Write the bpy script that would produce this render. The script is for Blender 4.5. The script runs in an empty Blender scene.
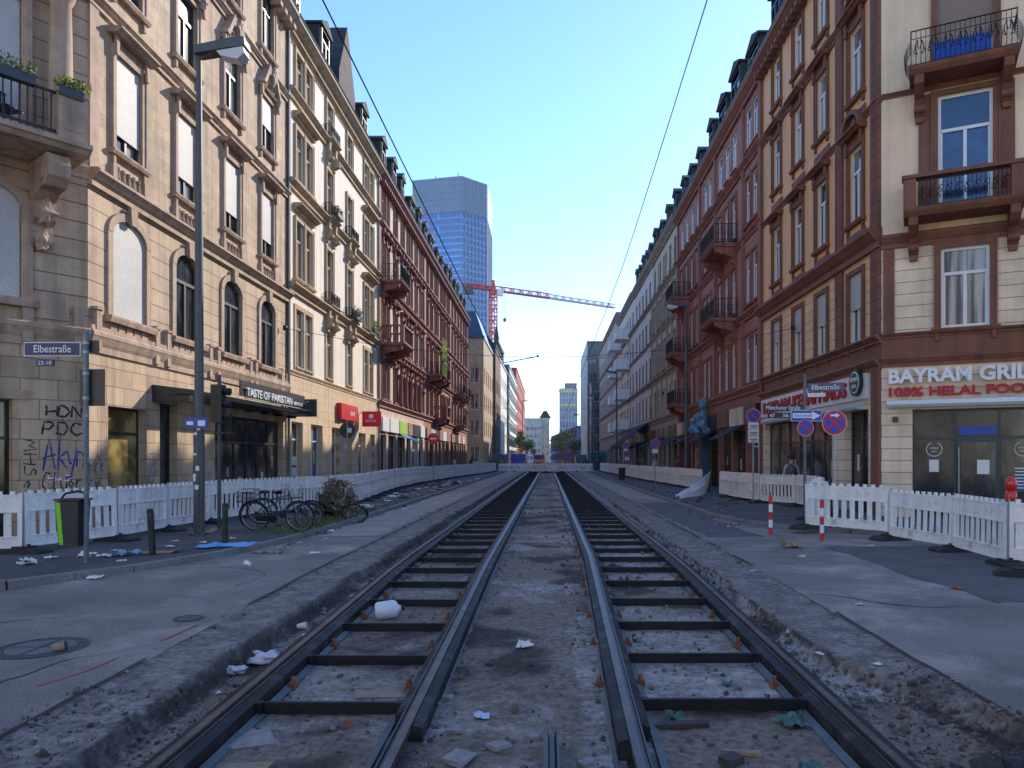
import bpy, bmesh, math, random
from math import sin, cos, pi, radians, floor, atan2, hypot
from mathutils import Vector, Matrix, noise, Euler
random.seed(7)
S = bpy.context.scene; COL = S.collection
# ------------------------------------------------------------ mesh helper
class MB:
    def __init__(s): s.v=[]; s.f=[]; s.m=[]; s.cur=0; s.T=None
    def add(s, vs, fs):
        n=len(s.v)
        if s.T is not None: vs=[s.T@Vector(v) for v in vs]
        s.v.extend([tuple(v) for v in vs]); s.f.extend([tuple(i+n for i in f) for f in fs]); s.m.extend([s.cur]*len(fs))
        return s
    def box(s,x0,x1,y0,y1,z0,z1):
        if x0>x1: x0,x1=x1,x0
        if y0>y1: y0,y1=y1,y0
        if z0>z1: z0,z1=z1,z0
        return s.add([(x0,y0,z0),(x1,y0,z0),(x1,y1,z0),(x0,y1,z0),(x0,y0,z1),(x1,y0,z1),(x1,y1,z1),(x0,y1,z1)],
          [(0,3,2,1),(4,5,6,7),(0,1,5,4),(1,2,6,5),(2,3,7,6),(3,0,4,7)])
    def quad(s,a,b,c,d): return s.add([a,b,c,d],[(0,1,2,3)])
    def xz(s,pts,y0,y1):            # polygon in x,z extruded along y
        n=len(pts); vs=[(x,y0,z) for x,z in pts]+[(x,y1,z) for x,z in pts]
        return s.add(vs,[tuple(range(n)),tuple(range(2*n-1,n-1,-1))]+[(i,i+n,(i+1)%n+n,(i+1)%n) for i in range(n)])
    def yz(s,pts,x0,x1):            # profile in y,z extruded along x (mouldings)
        n=len(pts); vs=[(x0,y,z) for y,z in pts]+[(x1,y,z) for y,z in pts]
        return s.add(vs,[tuple(range(n)),tuple(range(2*n-1,n-1,-1))]+[(i,i+n,(i+1)%n+n,(i+1)%n) for i in range(n)])
    def xy(s,pts,z0,z1):
        n=len(pts); vs=[(x,y,z0) for x,y in pts]+[(x,y,z1) for x,y in pts]
        return s.add(vs,[tuple(range(n-1,-1,-1)),tuple(range(n,2*n))]+[(i,(i+1)%n,(i+1)%n+n,i+n) for i in range(n)])
    def tube(s,a,b,r,r2=None,n=8,cap=True):
        a=Vector(a); b=Vector(b); r2=r if r2 is None else r2
        d=(b-a)
        if d.length<1e-6: return s
        d.normalize(); q=d.to_track_quat('Z','Y').to_matrix()
        vs=[]; 
        for p,rr in ((a,r),(b,r2)):
            for i in range(n):
                t=2*pi*i/n; vs.append(p+q@Vector((rr*cos(t),rr*sin(t),0)))
        fs=[(i,(i+1)%n,(i+1)%n+n,i+n) for i in range(n)]
        if cap: fs+= [tuple(range(n-1,-1,-1)),tuple(range(n,2*n))]
        return s.add(vs,fs)
    def path(s,pts,r,n=6,closed=False):
        P=[Vector(p) for p in pts]; N=len(P); vs=[]
        up=Vector((0,0,1))
        for i,p in enumerate(P):
            a=P[i-1] if (i>0 or closed) else P[i]; b=P[(i+1)%N] if (i<N-1 or closed) else P[i]
            d=(b-a).normalized()
            u=up if abs(d.dot(up))<.95 else Vector((1,0,0))
            e1=d.cross(u).normalized(); e2=e1.cross(d)
            rr=r[i] if isinstance(r,(list,tuple)) else r
            for k in range(n):
                t=2*pi*k/n; vs.append(p+e1*rr*cos(t)+e2*rr*sin(t))
        fs=[]
        for i in range(N if closed else N-1):
            j=(i+1)%N
            for k in range(n): fs.append((i*n+k,i*n+(k+1)%n,j*n+(k+1)%n,j*n+k))
        if not closed: fs+=[tuple(range(n-1,-1,-1)),tuple((N-1)*n+k for k in range(n))]
        return s.add(vs,fs)
    def lathe(s,c,prof,n=16,axis='z'):   # prof [(r,h)]
        vs=[]
        for r,h in prof:
            for k in range(n):
                t=2*pi*k/n; x,y,z=r*cos(t),r*sin(t),h
                if axis=='y': x,y,z=x,z,y
                if axis=='x': x,y,z=z,y,x
                vs.append((c[0]+x,c[1]+y,c[2]+z))
        fs=[]
        for i in range(len(prof)-1):
            for k in range(n): fs.append((i*n+k,i*n+(k+1)%n,(i+1)*n+(k+1)%n,(i+1)*n+k))
        fs+=[tuple(range(n-1,-1,-1)),tuple((len(prof)-1)*n+k for k in range(n))]
        return s.add(vs,fs)
    def blob(s,c,r,sub=2,amp=.25,seed=0,sc=(1,1,1)):
        bm=bmesh.new(); bmesh.ops.create_icosphere(bm,subdivisions=sub,radius=1)
        vs=[]
        for v in bm.verts:
            k=1+amp*noise.noise(v.co*1.7+Vector((seed*3.1,seed,0)))*1.6
            vs.append((c[0]+v.co.x*r*k*sc[0],c[1]+v.co.y*r*k*sc[1],c[2]+v.co.z*r*k*sc[2]))
        fs=[tuple(v.index for v in f.verts) for f in bm.faces]; bm.free()
        return s.add(vs,fs)
    def mesh(s,name,mats,smooth=False):
        me=bpy.data.meshes.new(name); me.from_pydata(s.v,[],s.f)
        if not isinstance(mats,(list,tuple)): mats=[mats]
        for m in mats: me.materials.append(m)
        if len(mats)>1: me.polygons.foreach_set('material_index',s.m)
        bm=bmesh.new(); bm.from_mesh(me); bmesh.ops.recalc_face_normals(bm,faces=bm.faces); bm.to_mesh(me); bm.free()
        if smooth: me.polygons.foreach_set('use_smooth',[True]*len(me.polygons))
        me.update(); return me
    def build(s,name,mats,parent=None,M=None,smooth=False):
        o=bpy.data.objects.new(name,s.mesh(name,mats,smooth)); COL.objects.link(o)
        if parent: o.parent=parent
        if M is not None: o.matrix_local=M
        return o
def tag(o,label=None,cat=None,group=None,kind=None):
    if label: o['label']=label
    if cat: o['category']=cat
    if group: o['group']=group
    if kind: o['kind']=kind
    return o
def thing(name,label,cat,loc=(0,0,0),rz=0,group=None):
    o=bpy.data.objects.new(name,None); COL.objects.link(o); o.location=loc; o.rotation_euler=(0,0,rz)
    o.empty_display_size=.3
    return tag(o,label,cat,group)
KIDS={}
def inst(name,me,parent,loc=(0,0,0),M=None,rot=None,sc=None):
    o=bpy.data.objects.new(name,me); COL.objects.link(o); o.parent=parent
    if M is not None: o.matrix_local=M
    else:
        o.location=loc
        if rot: o.rotation_euler=rot
        if sc: o.scale=sc
    return o
def copy_tree(o,parent=None,kids=None):
    c=o.copy(); COL.objects.link(c); c.parent=parent
    for ch in list(o.children): copy_tree(ch,c)
    return c
def FR(x,y,z=0,ang=0): return Matrix.Translation((x,y,z))@Matrix.Rotation(ang,4,'Z')
# ------------------------------------------------------------ materials
def _n(nt,t,**k):
    n=nt.nodes.new(t)
    for a,b in k.items(): setattr(n,a,b)
    return n
def mat(name,col,rough=.8,metal=0,var=.18,vs=1.2,fine=.1,fs=25,bump=.25,bs=30,bd=.01,brick=None,spec=.5,streak=0,coat=0,emit=None,stain=None):
    m=bpy.data.materials.new(name); m.use_nodes=True; nt=m.node_tree; L=nt.links
    b=nt.nodes['Principled BSDF']
    b.inputs['Roughness'].default_value=rough; b.inputs['Metallic'].default_value=metal
    b.inputs['Specular IOR Level'].default_value=spec
    if coat: b.inputs['Coat Weight'].default_value=coat; b.inputs['Coat Roughness'].default_value=.03
    tc=_n(nt,'ShaderNodeTexCoord')
    n1=_n(nt,'ShaderNodeTexNoise'); n1.inputs['Scale'].default_value=vs; n1.inputs['Detail'].default_value=6; n1.inputs['Roughness'].default_value=.6
    L.new(tc.outputs['Object'],n1.inputs['Vector'])
    n2=_n(nt,'ShaderNodeTexNoise'); n2.inputs['Scale'].default_value=fs; n2.inputs['Detail'].default_value=3
    L.new(tc.outputs['Object'],n2.inputs['Vector'])
    def mr(src,a,c,lo=.3,hi=.7):
        r=_n(nt,'ShaderNodeMapRange'); r.inputs[1].default_value=lo; r.inputs[2].default_value=hi; r.inputs[3].default_value=a; r.inputs[4].default_value=c
        L.new(src,r.inputs[0]); return r.outputs[0]
    f=_n(nt,'ShaderNodeMath',operation='MULTIPLY'); L.new(mr(n1.outputs[0],1-var,1+var),f.inputs[0]); L.new(mr(n2.outputs[0],1-fine,1+fine),f.inputs[1]); fac=f.outputs[0]
    if streak:
        mp=_n(nt,'ShaderNodeMapping'); mp.inputs['Scale'].default_value=(2.2,2.2,.12); L.new(tc.outputs['Object'],mp.inputs[0])
        n3=_n(nt,'ShaderNodeTexNoise'); n3.inputs['Scale'].default_value=1.5; n3.inputs['Detail'].default_value=5; L.new(mp.outputs[0],n3.inputs['Vector'])
        g=_n(nt,'ShaderNodeMath',operation='MULTIPLY'); L.new(fac,g.inputs[0]); L.new(mr(n3.outputs[0],1+streak*.4,1-streak,.45,.75),g.inputs[1]); fac=g.outputs[0]
    colsrc=None; bh=None
    rgb=_n(nt,'ShaderNodeRGB'); rgb.outputs[0].default_value=(*col,1); colsrc=rgb.outputs[0]
    if brick:
        bw,rh,ms,mc,cv=brick
        sx=_n(nt,'ShaderNodeSeparateXYZ'); L.new(tc.outputs['Object'],sx.inputs[0]); cx=_n(nt,'ShaderNodeCombineXYZ'); L.new(sx.outputs[0],cx.inputs[0]); L.new(sx.outputs[2],cx.inputs[1])
        br=_n(nt,'ShaderNodeTexBrick'); L.new(cx.outputs[0],br.inputs['Vector']); br.inputs['Scale'].default_value=1
        br.inputs['Brick Width'].default_value=bw; br.inputs['Row Height'].default_value=rh; br.inputs['Mortar Size'].default_value=ms; br.inputs['Mortar Smooth'].default_value=.1; br.inputs['Bias'].default_value=0
        br.inputs['Color1'].default_value=(*[c*(1-cv) for c in col],1); br.inputs['Color2'].default_value=(*[min(1,c*(1+cv)) for c in col],1); br.inputs['Mortar'].default_value=(*[c*mc for c in col],1)
        colsrc=br.outputs['Color']; bh=br.outputs['Fac']
    if stain:
        sc_,lo,hi,c2=stain
        n4=_n(nt,'ShaderNodeTexNoise'); n4.inputs['Scale'].default_value=sc_; n4.inputs['Detail'].default_value=8; n4.inputs['Roughness'].default_value=.65; L.new(tc.outputs['Object'],n4.inputs['Vector'])
        mx=_n(nt,'ShaderNodeMix',data_type='RGBA'); L.new(mr(n4.outputs[0],0,1,lo,hi),mx.inputs[0]); L.new(colsrc,mx.inputs[6]); mx.inputs[7].default_value=(*c2,1); colsrc=mx.outputs[2]
    vm=_n(nt,'ShaderNodeVectorMath',operation='SCALE'); L.new(colsrc,vm.inputs[0]); L.new(fac,vm.inputs['Scale']); L.new(vm.outputs[0],b.inputs['Base Color'])
    if bump:
        n5=_n(nt,'ShaderNodeTexNoise'); n5.inputs['Scale'].default_value=bs; n5.inputs['Detail'].default_value=5; L.new(tc.outputs['Object'],n5.inputs['Vector'])
        h=n5.outputs[0]
        if bh:
            k=_n(nt,'ShaderNodeMath',operation='MULTIPLY_ADD'); L.new(bh,k.inputs[0]); k.inputs[1].default_value=-2.5; L.new(h,k.inputs[2]); h=k.outputs[0]
        bp=_n(nt,'ShaderNodeBump'); bp.inputs['Strength'].default_value=bump; bp.inputs['Distance'].default_value=bd; L.new(h,bp.inputs['Height']); L.new(bp.outputs[0],b.inputs['Normal'])
    if emit: b.inputs['Emission Color'].default_value=(*emit[:3],1); b.inputs['Emission Strength'].default_value=emit[3]
    return m
def flat(name,col,rough=.5,metal=0,**k): return mat(name,col,rough,metal,var=.06,fine=.05,bump=0,**k)
def curtain_mat(name,col,dark,scale,rough=.13):
    m=bpy.data.materials.new(name); m.use_nodes=True; nt=m.node_tree; L=nt.links; b=nt.nodes['Principled BSDF']
    tc=_n(nt,'ShaderNodeTexCoord'); mp=_n(nt,'ShaderNodeMapping'); mp.inputs['Scale'].default_value=scale; L.new(tc.outputs['Object'],mp.inputs[0])
    oi=_n(nt,'ShaderNodeObjectInfo'); ad=_n(nt,'ShaderNodeVectorMath',operation='ADD'); L.new(mp.outputs[0],ad.inputs[0])
    ml=_n(nt,'ShaderNodeMath',operation='MULTIPLY'); L.new(oi.outputs['Random'],ml.inputs[0]); ml.inputs[1].default_value=37.; cb=_n(nt,'ShaderNodeCombineXYZ'); L.new(ml.outputs[0],cb.inputs[0]); L.new(ml.outputs[0],cb.inputs[1]); L.new(cb.outputs[0],ad.inputs[1])
    nn=_n(nt,'ShaderNodeTexNoise'); nn.inputs['Scale'].default_value=1; nn.inputs['Detail'].default_value=3; L.new(ad.outputs[0],nn.inputs['Vector'])
    cr=_n(nt,'ShaderNodeValToRGB'); cr.color_ramp.elements[0].position=.42; cr.color_ramp.elements[1].position=.6; cr.color_ramp.elements[0].color=(*dark,1); cr.color_ramp.elements[1].color=(*col,1)
    L.new(nn.outputs[0],cr.inputs[0]); L.new(cr.outputs[0],b.inputs['Base Color']); b.inputs['Roughness'].default_value=rough; b.inputs['Specular IOR Level'].default_value=.5 if 'shop' in name else .8
    n5=_n(nt,'ShaderNodeTexNoise'); n5.inputs['Scale'].default_value=1.6; L.new(tc.outputs['Object'],n5.inputs['Vector']); bp=_n(nt,'ShaderNodeBump'); bp.inputs['Strength'].default_value=.25; bp.inputs['Distance'].default_value=.02; L.new(n5.outputs[0],bp.inputs['Height']); L.new(bp.outputs[0],b.inputs['Normal'])
    return m
G={}
G['dark']=curtain_mat('glass_dark_room',(.06,.065,.07),(.012,.014,.018),(3,1,1.2))
G['curt']=curtain_mat('glass_net_curtain',(.42,.40,.36),(.03,.03,.035),(6,1,.25))
G['half']=curtain_mat('glass_half_curtain',(.25,.24,.22),(.015,.018,.022),(2.2,1,.5))
G['shop']=curtain_mat('shop_glass',(.075,.07,.06),(.012,.014,.018),(1.3,1,.8))
G['shopb']=curtain_mat('shop_glass_bright',(.20,.15,.11),(.02,.022,.028),(1.6,1,1.0))
G['gold']=curtain_mat('gold_film_glass',(.42,.30,.10),(.10,.075,.03),(1.2,1,1.5))
G['blue']=curtain_mat('blue_glass',(.03,.08,.2),(.02,.05,.12),(1,1,1))
SL=(1.6,.34,.012,.55,.05)
sandA=mat('tan_sandstone_fine',(.41,.305,.21),brick=(.62,.30,.006,.68,.13),streak=.4,var=.22,fine=.16,bump=.4,bd=.006)
sandA1=mat('tan_sandstone_courses',(.44,.33,.23),brick=(40,.42,.016,.4,.04),streak=.4,var=.2,bump=.5,bd=.012)
sandA0=mat('tan_ashlar',(.46,.335,.225),brick=(.72,.44,.011,.45,.12),streak=.3,var=.18,bump=.5,bd=.012)
trimA=mat('weathered_sandstone_trim',(.37,.27,.20),streak=.35,var=.2,vs=2.5)
cream=mat('cream_plaster',(.72,.65,.555),streak=.18,var=.07)
trimB=mat('ochre_stone_trim',(.40,.30,.19),streak=.3,var=.15)
ashB=mat('pale_yellow_ashlar',(.56,.42,.27),brick=(.8,.36,.008,.6,.07),streak=.2,var=.1)
redS=mat('red_sandstone',(.27,.125,.08),streak=.35,var=.2,brick=(.9,.34,.006,.7,.10))
redT=mat('red_sandstone_trim',(.25,.10,.08),streak=.4,var=.2)
redW=mat('pale_red_trim',(.52,.40,.33),streak=.35,var=.2)
brownT=mat('brown_painted_sandstone',(.19,.072,.040),streak=.3,var=.18,rough=.7)
brownQ=mat('brown_quoins',(.19,.072,.040),brick=(40,.36,.014,.4,.06),streak=.3)
ochre=mat('ochre_plaster',(.80,.45,.215),streak=.15,var=.06,bump=.15)
ochreC=mat('ochre_coursed_stone',(.80,.51,.29),brick=(40,.345,.011,.3,.05),streak=.15,var=.06)
creamR=mat('cream_yellow_plaster',(.80,.585,.385),streak=.15,var=.06)
creamRC=mat('cream_coursed_stone',(.80,.61,.43),brick=(40,.345,.011,.3,.05),streak=.15)
purple=mat('mauve_red_sandstone',(.38,.17,.125),streak=.3,var=.16,brick=(1.1,.36,.007,.65,.08))
purT=mat('mauve_red_trim',(.27,.10,.07),streak=.35,var=.18)
beigeR=mat('beige_stone',(.60,.48,.34),streak=.3,var=.15)
beigeT=mat('beige_stone_trim',(.34,.27,.19),streak=.3)
greyR=mat('pink_grey_plaster',(.68,.58,.49),streak=.25,var=.1)
greyT=mat('grey_trim',(.27,.23,.21),streak=.3)
whiteP=mat('white_render',(.72,.71,.68),streak=.15,var=.06)
slate=mat('slate_roof',(.045,.048,.056),rough=.8,spec=.25,brick=(.28,.2,.006,.5,.25),bump=.4)
zinc=mat('zinc_sheet',(.16,.18,.2),rough=.45,metal=.5,var=.2)
white=flat('white_window_paint',(.72,.73,.73),.4)
woodf=flat('dark_window_wood',(.10,.07,.05),.5)
greenf=flat('dark_green_window_paint',(.035,.05,.045),.45)
blindm=mat('grey_roller_blind',(.50,.50,.50),rough=.6,brick=(40,.045,.006,.6,.02),var=.08,bump=.3,bd=.005)
blindb=mat('brown_roller_blind',(.28,.19,.13),rough=.6,brick=(40,.045,.006,.6,.02),var=.08)
blkm=flat('black_painted_iron',(.018,.018,.02),.4,.3)
dkgrey=flat('dark_grey_metal',(.05,.055,.06),.4,.4)
awnf=flat('dark_awning_fabric',(.035,.045,.05),.9,spec=.2)
steel=mat('galvanised_steel',(.32,.34,.35),rough=.45,metal=.7,var=.2)
# ------------------------------------------------------------ facade kit (local frame: x right along wall, y into wall, z up)
MESH={}
def cached(key,fn):
    if key not in MESH: MESH[key]=fn()
    return MESH[key]
def wall_mesh(W,H,ops,t=.32,z0=0):
    mb=MB()
    us=sorted({0,W}|{o[0] for o in ops}|{o[1] for o in ops}); zs=sorted({z0,H}|{o[2] for o in ops}|{o[3] for o in ops})
    for i in range(len(us)-1):
        for j in range(len(zs)-1):
            cu=(us[i]+us[i+1])/2; cz=(zs[j]+zs[j+1])/2
            if any(o[0]<cu<o[1] and o[2]<cz<o[3] for o in ops): continue
            mb.quad((us[i],0,zs[j]),(us[i+1],0,zs[j]),(us[i+1],0,zs[j+1]),(us[i],0,zs[j+1]))
    for a,b,c,d in ops:
        mb.quad((a,0,c),(a,0,d),(a,t,d),(a,t,c)); mb.quad((b,0,c),(b,t,c),(b,t,d),(b,0,d))
        mb.quad((a,0,d),(b,0,d),(b,t,d),(a,t,d)); mb.quad((a,0,c),(a,t,c),(b,t,c),(b,0,c))
    for x in (0,W): mb.quad((x,0,z0),(x,t,z0),(x,t,H),(x,0,H))
    mb.quad((0,0,H),(W,0,H),(W,t,H),(0,t,H))
    return mb
def win_frame(w,h,sty,fm):
    def f():
        mb=MB(); y0,y1=.06,.12; t=.08 if w>.7 else .055; e=.002
        mb.box(e,t,y0,y1,e,h-e); mb.box(w-t,w-e,y0,y1,e,h-e); mb.box(t,w-t,y0,y1,e,t); mb.box(t,w-t,y0,y1,h-t,h-e)
        if sty!='plain':
            zt=h*.68; mb.box(t,w-t,y0-.015,y1-.01,zt-.045,zt+.045)
            if sty in('T','X'):
                mb.box(w/2-.045,w/2+.045,y0-.012,y1-.012,t,zt-.045)
                mb.box(t,t+.035,y0+.01,y1-.01,t,zt-.05); mb.box(w-t-.035,w-t,y0+.01,y1-.01,t,zt-.05)
            if sty=='X': mb.box(w/2-.03,w/2+.03,y0,y1-.013,zt+.045,h-t)
        return mb.mesh('window',fm)
    return cached(('wf',round(w,2),round(h,2),sty,fm.name),f)
def pane_mesh(w,h,gm):
    return cached(('pn',round(w,2),round(h,2),gm.name),lambda: MB().box(.004,w-.004,.10,.108,.004,h-.004).mesh('pane',gm))
def blind_mesh(w,h,fr,bm_):
    return cached(('bl',round(w,2),round(h,2),fr,bm_.name),lambda: MB().box(.02,w-.02,.015,.035,h*(1-fr),h-.01).box(.015,w-.015,.01,.04,h*(1-fr)-.035,h*(1-fr)).mesh('blind',bm_))
def arc(cx,z,r,a0,a1,n,rz=None):
    rz=r if rz is None else rz
    return [(cx+r*cos(a0+(a1-a0)*i/n),z+rz*sin(a0+(a1-a0)*i/n)) for i in range(n+1)]
def surround_mesh(w,h,sty,tm):
    def f():
        mb=MB(); fw=.15
        kind=sty.split('+')[0]
        if kind=='none':
            mb.box(-.06,w+.06,-.10,.1,-.07,-.002); return mb.mesh('surround',tm)
        if kind=='arch':
            rise=w*.28
            a=arc(w/2,h-rise,w/2-.001,pi,0,12,rise)
            mb.xz([(0.001,h-.001),(0.001,h-rise)]+a[1:-1]+[(w-.001,h-rise),(w-.001,h-.001)],-.004,.12)
            o=arc(w/2,h-rise,w/2+.2,pi,0,12,rise+.2); i_=arc(w/2,h-rise,w/2,pi,0,12,rise)
            for k in range(12): mb.xz([i_[k],o[k],o[k+1],i_[k+1]],-.07,-.004)
            mb.xz([(w/2-.11,h-.06),(w/2+.11,h-.06),(w/2+.16,h+.36),(w/2-.16,h+.36)],-.16,-.0745)
            for x in (-.2,w): mb.box(x,x+.2,-.06,-.001,-.05,h-rise)
            mb.yz([(-.17,-.16),(-.2,-.05),(-.2,-.002),(.1,-.002),(.1,-.16)],-.3,w+.3)
            return mb.mesh('surround',tm)
        for x in (-fw,w): mb.box(x,x+fw,-.07,-.001,-.02,h+.001)
        for x in (-fw-.03,w+fw-.02): mb.box(x,x+.05,-.10,-.001,-.02,h+fw)
        mb.box(-fw+.02,w+fw-.02,-.072,-.001,h,h+fw)
        mb.yz([(-.13,-.14),(-.17,-.06),(-.17,-.022),(.1,-.022),(.1,-.1),(0,-.14)],-fw-.1,w+fw+.1)
        for x in (-fw,w+fw-.1): mb.box(x,x+.1,-.09,-.001,-.36,-.142)
        if kind in('ped','tri','seg'):
            z=h+fw
            mb.box(-fw,w+fw,-.05,-.001,z,z+.2)
            for x in (-fw-.02,w+fw-.12): mb.xz([(x+.02,z-.25),(x+.12,z-.25),(x+.14,z+.2),(x,z+.2)],-.17,-.101)
            mb.yz([(0,z+.2),(-.24,z+.2),(-.3,z+.26),(-.38,z+.29),(-.38,z+.34),(0,z+.36)],-fw-.16,w+fw+.16)
            if kind=='tri':
                c=w/2; a=w/2+fw+.12; t=z+.36; mb.xz([(c-a,t),(c+a,t),(c,t+.42)],-.12,-.002)
                for sg in(-1,1): mb.xz([(c+sg*(a+.04),t),(c+sg*(a+.04),t+.08),(c,t+.55),(c,t+.43)],-.26,-.12)
            if kind=='seg':
                c=w/2; a=w/2+fw+.12; t=z+.36; o=arc(c,t,a,0,pi,12,.62); i_=arc(c,t,a-.14,0,pi,12,.48)
                for k in range(12): mb.xz([i_[k],o[k],o[k+1],i_[k+1]],-.26,-.002)
                mb.xz(i_,-.08,-.002)
                mb.blob((c,-.1,t+.2),.17,2,.4,1,(1.2,.5,1))
        if kind=='sculpt':
            z=h+fw; c=w/2
            mb.yz([(0,z+.0),(-.16,z+.05),(-.2,z+.12),(0,z+.14)],-fw-.1,w+fw+.1)
            a=w/2+fw+.14
            for sg in(-1,1):
                mb.xz([(c+sg*a,z+.141),(c+sg*a,z+.24),(c+sg*(a-.12),z+.34),(c+sg*.3,z+1.05),(c+sg*.2,z+.88),(c+sg*(a-.2),z+.2),(c+sg*(a-.2),z+.141)],-.27,-.002)
                mb.lathe((c+sg*.27,-.27,z+.74),[(.1,0),(.1,.26)],10,'y'); mb.xz([(c+sg*(a-.1),z-.3),(c+sg*a,z-.3),(c+sg*(a+.02),z+.1),(c+sg*(a-.14),z+.1)],-.2,-.101)
            mb.xz([(c-.3,z+.142),(c+.3,z+.142),(c+.22,z+.6),(c-.22,z+.6)],-.1,-.003)
            mb.blob((c,-.17,z+.6),.26,2,.5,3,(.8,.8,1.3)); mb.blob((c,-.08,z+1.0),.14,2,.5,4,(1.4,.6,.7))
            for sg in(-1,1):
                mb.blob((c+sg*.38,-.11,z+.36),.2,2,.6,5+sg,(1.3,.5,.8)); mb.blob((c+sg*(w/2+fw),-.13,z+.1),.13,2,.5,8+sg,(.8,.8,1.4))
        if '+bal' in sty:
            mb.box(-fw-.05,w+fw+.05,-.09,-.001,-1.02,-.92)
            for x in(-fw-.05,w+.03): mb.box(x,x+.17,-.11,-.001,-.915,-.37)
            n=int(w/.2)
            for k in range(n):
                x=(k+.5)*w/n; mb.lathe((x,-.03,-.905),[(.05,0),(.05,.06),(.03,.1),(.065,.26),(.03,.42),(.05,.46),(.05,.53)],8)
        return mb.mesh('surround',tm)
    return cached(('sr',round(w,2),round(h,2),sty,tm.name),f)
def window(root,M,u,z,w,h,sty='T',fm=None,gm='dark',sur=None,tm=None,blind=0,bmat=None):
    o=inst('window',win_frame(w,h,sty,fm or white),root,M=M@Matrix.Translation((u,0,z)))
    inst('pane',pane_mesh(w,h,G[gm]),o)
    if sur: inst('surround',surround_mesh(w,h,sur,tm),o)
    if blind: inst('blind',blind_mesh(w,h,blind,bmat or blindm),o)
    return o
def cornice(root,M,u0,u1,z,tm,p=.3,h=.35,name='cornice',dent=0):
    mb=MB().yz([(.02,z-h),(-p*.35,z-h),(-p*.35,z-h*.7),(-p*.6,z-h*.55),(-p*.9,z-h*.3),(-p,z-h*.25),(-p,z-.04),(-p*.8,z),(.02,z)],u0,u1)
    if dent:
        n=int((u1-u0)/dent)
        for k in range(n): mb.box(u0+(k+.25)*dent,u0+(k+.7)*dent,-p*.85,-.001,z-h-.18,z-h-.002)
    return mb.build(name,tm,root,M)
def splits(rows,bays):
    ops=[]
    for r in rows:
        for b in (r.get('bays') or bays):
            if b is None: continue
            uc,w=b[0],b[1]; n=b[2] if len(b)>2 else 1
            if n==1: ops.append((uc-w/2,uc+w/2,r['z0'],r['z1'],r))
            else:
                g=.24; ww=(w-g*(n-1))/n
                for k in range(n): ops.append((uc-w/2+k*(ww+g),uc-w/2+k*(ww+g)+ww,r['z0'],r['z1'],r))
    return ops
def facade(root,M,W,H,rows,bays,zones,tm,fm=None,gf=(),rnd=None,name='wall'):
    """zones: list of (ztop, material) from the ground up"""
    rnd=rnd or random.Random(int(W*100+H))
    ops=splits(rows,bays); zb=-.3
    allops=[o[:4] for o in ops]+[g[:4] for g in gf]
    for zt,wm in zones:
        sub=[(a,b,c,d) for a,b,c,d in allops if c>=zb-.01 and d<=zt+.01]
        wall_mesh(W,zt,sub,z0=zb).build(name,wm,root,M); zb=zt
    for a,b,c,d,r in ops:
        g=rnd.choice(r.get('g',['dark','half','curt']))
        bl=0
        if rnd.random()<r.get('blp',0): bl=rnd.choice(r.get('bl',[.3,.5,.8]))
        window(root,M,a,c,b-a,d-c,r.get('w','T'),r.get('fm',fm),g,r.get('s','ped'),tm,bl,r.get('bm'))
    for g in gf: shopfront(root,M,*g)
def shopfront(root,M,u0,u1,z0,z1,kind='shop',fm=None,n=None,dep=.22):
    w=u1-u0; h=z1-z0; n=n or max(1,round(w/1.2)); fm=fm or dkgrey
    mb=MB(); t=.06; y0,y1=dep,dep+.07; e=.003
    for k in range(n+1):
        x=u0+w*k/n; mb.box(max(u0+e,x-t/2),min(u1-e,x+t/2),y0,y1,z0+e,z1-e)
    mb.box(u0+e,u1-e,y0+.004,y1-.004,z1-t,z1-e); mb.box(u0+e,u1-e,y0+.004,y1-.004,z0+e,z0+.25)
    if h>2.4: mb.box(u0+e,u1-e,y0+.006,y1-.006,z0+h*.74,z0+h*.74+.07)
    o=mb.build('shop_window',fm,root,M)
    MB().box(u0+e,u1-e,y1-.02,y1-.012,z0+e,z1-e).build('pane',G.get(kind,G['shop']),o,Matrix.Identity(4))
    rr_=random.Random(int(u0*97+z1*13+w*7))
    for k in range(n if w>1.5 else 0):
        if rr_.random()<.55: continue
        a=u0+w*(k+.5)/n; pw=rr_.uniform(.15,.32); ph=rr_.uniform(.25,.6); zz=z0+rr_.uniform(.9,1.7)
        MB().box(a-pw/2,a+pw/2,y1-.032,y1-.024,zz,zz+ph).build('poster',POSTERS[rr_.randrange(len(POSTERS))],o,Matrix.Identity(4))
    return o
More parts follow.
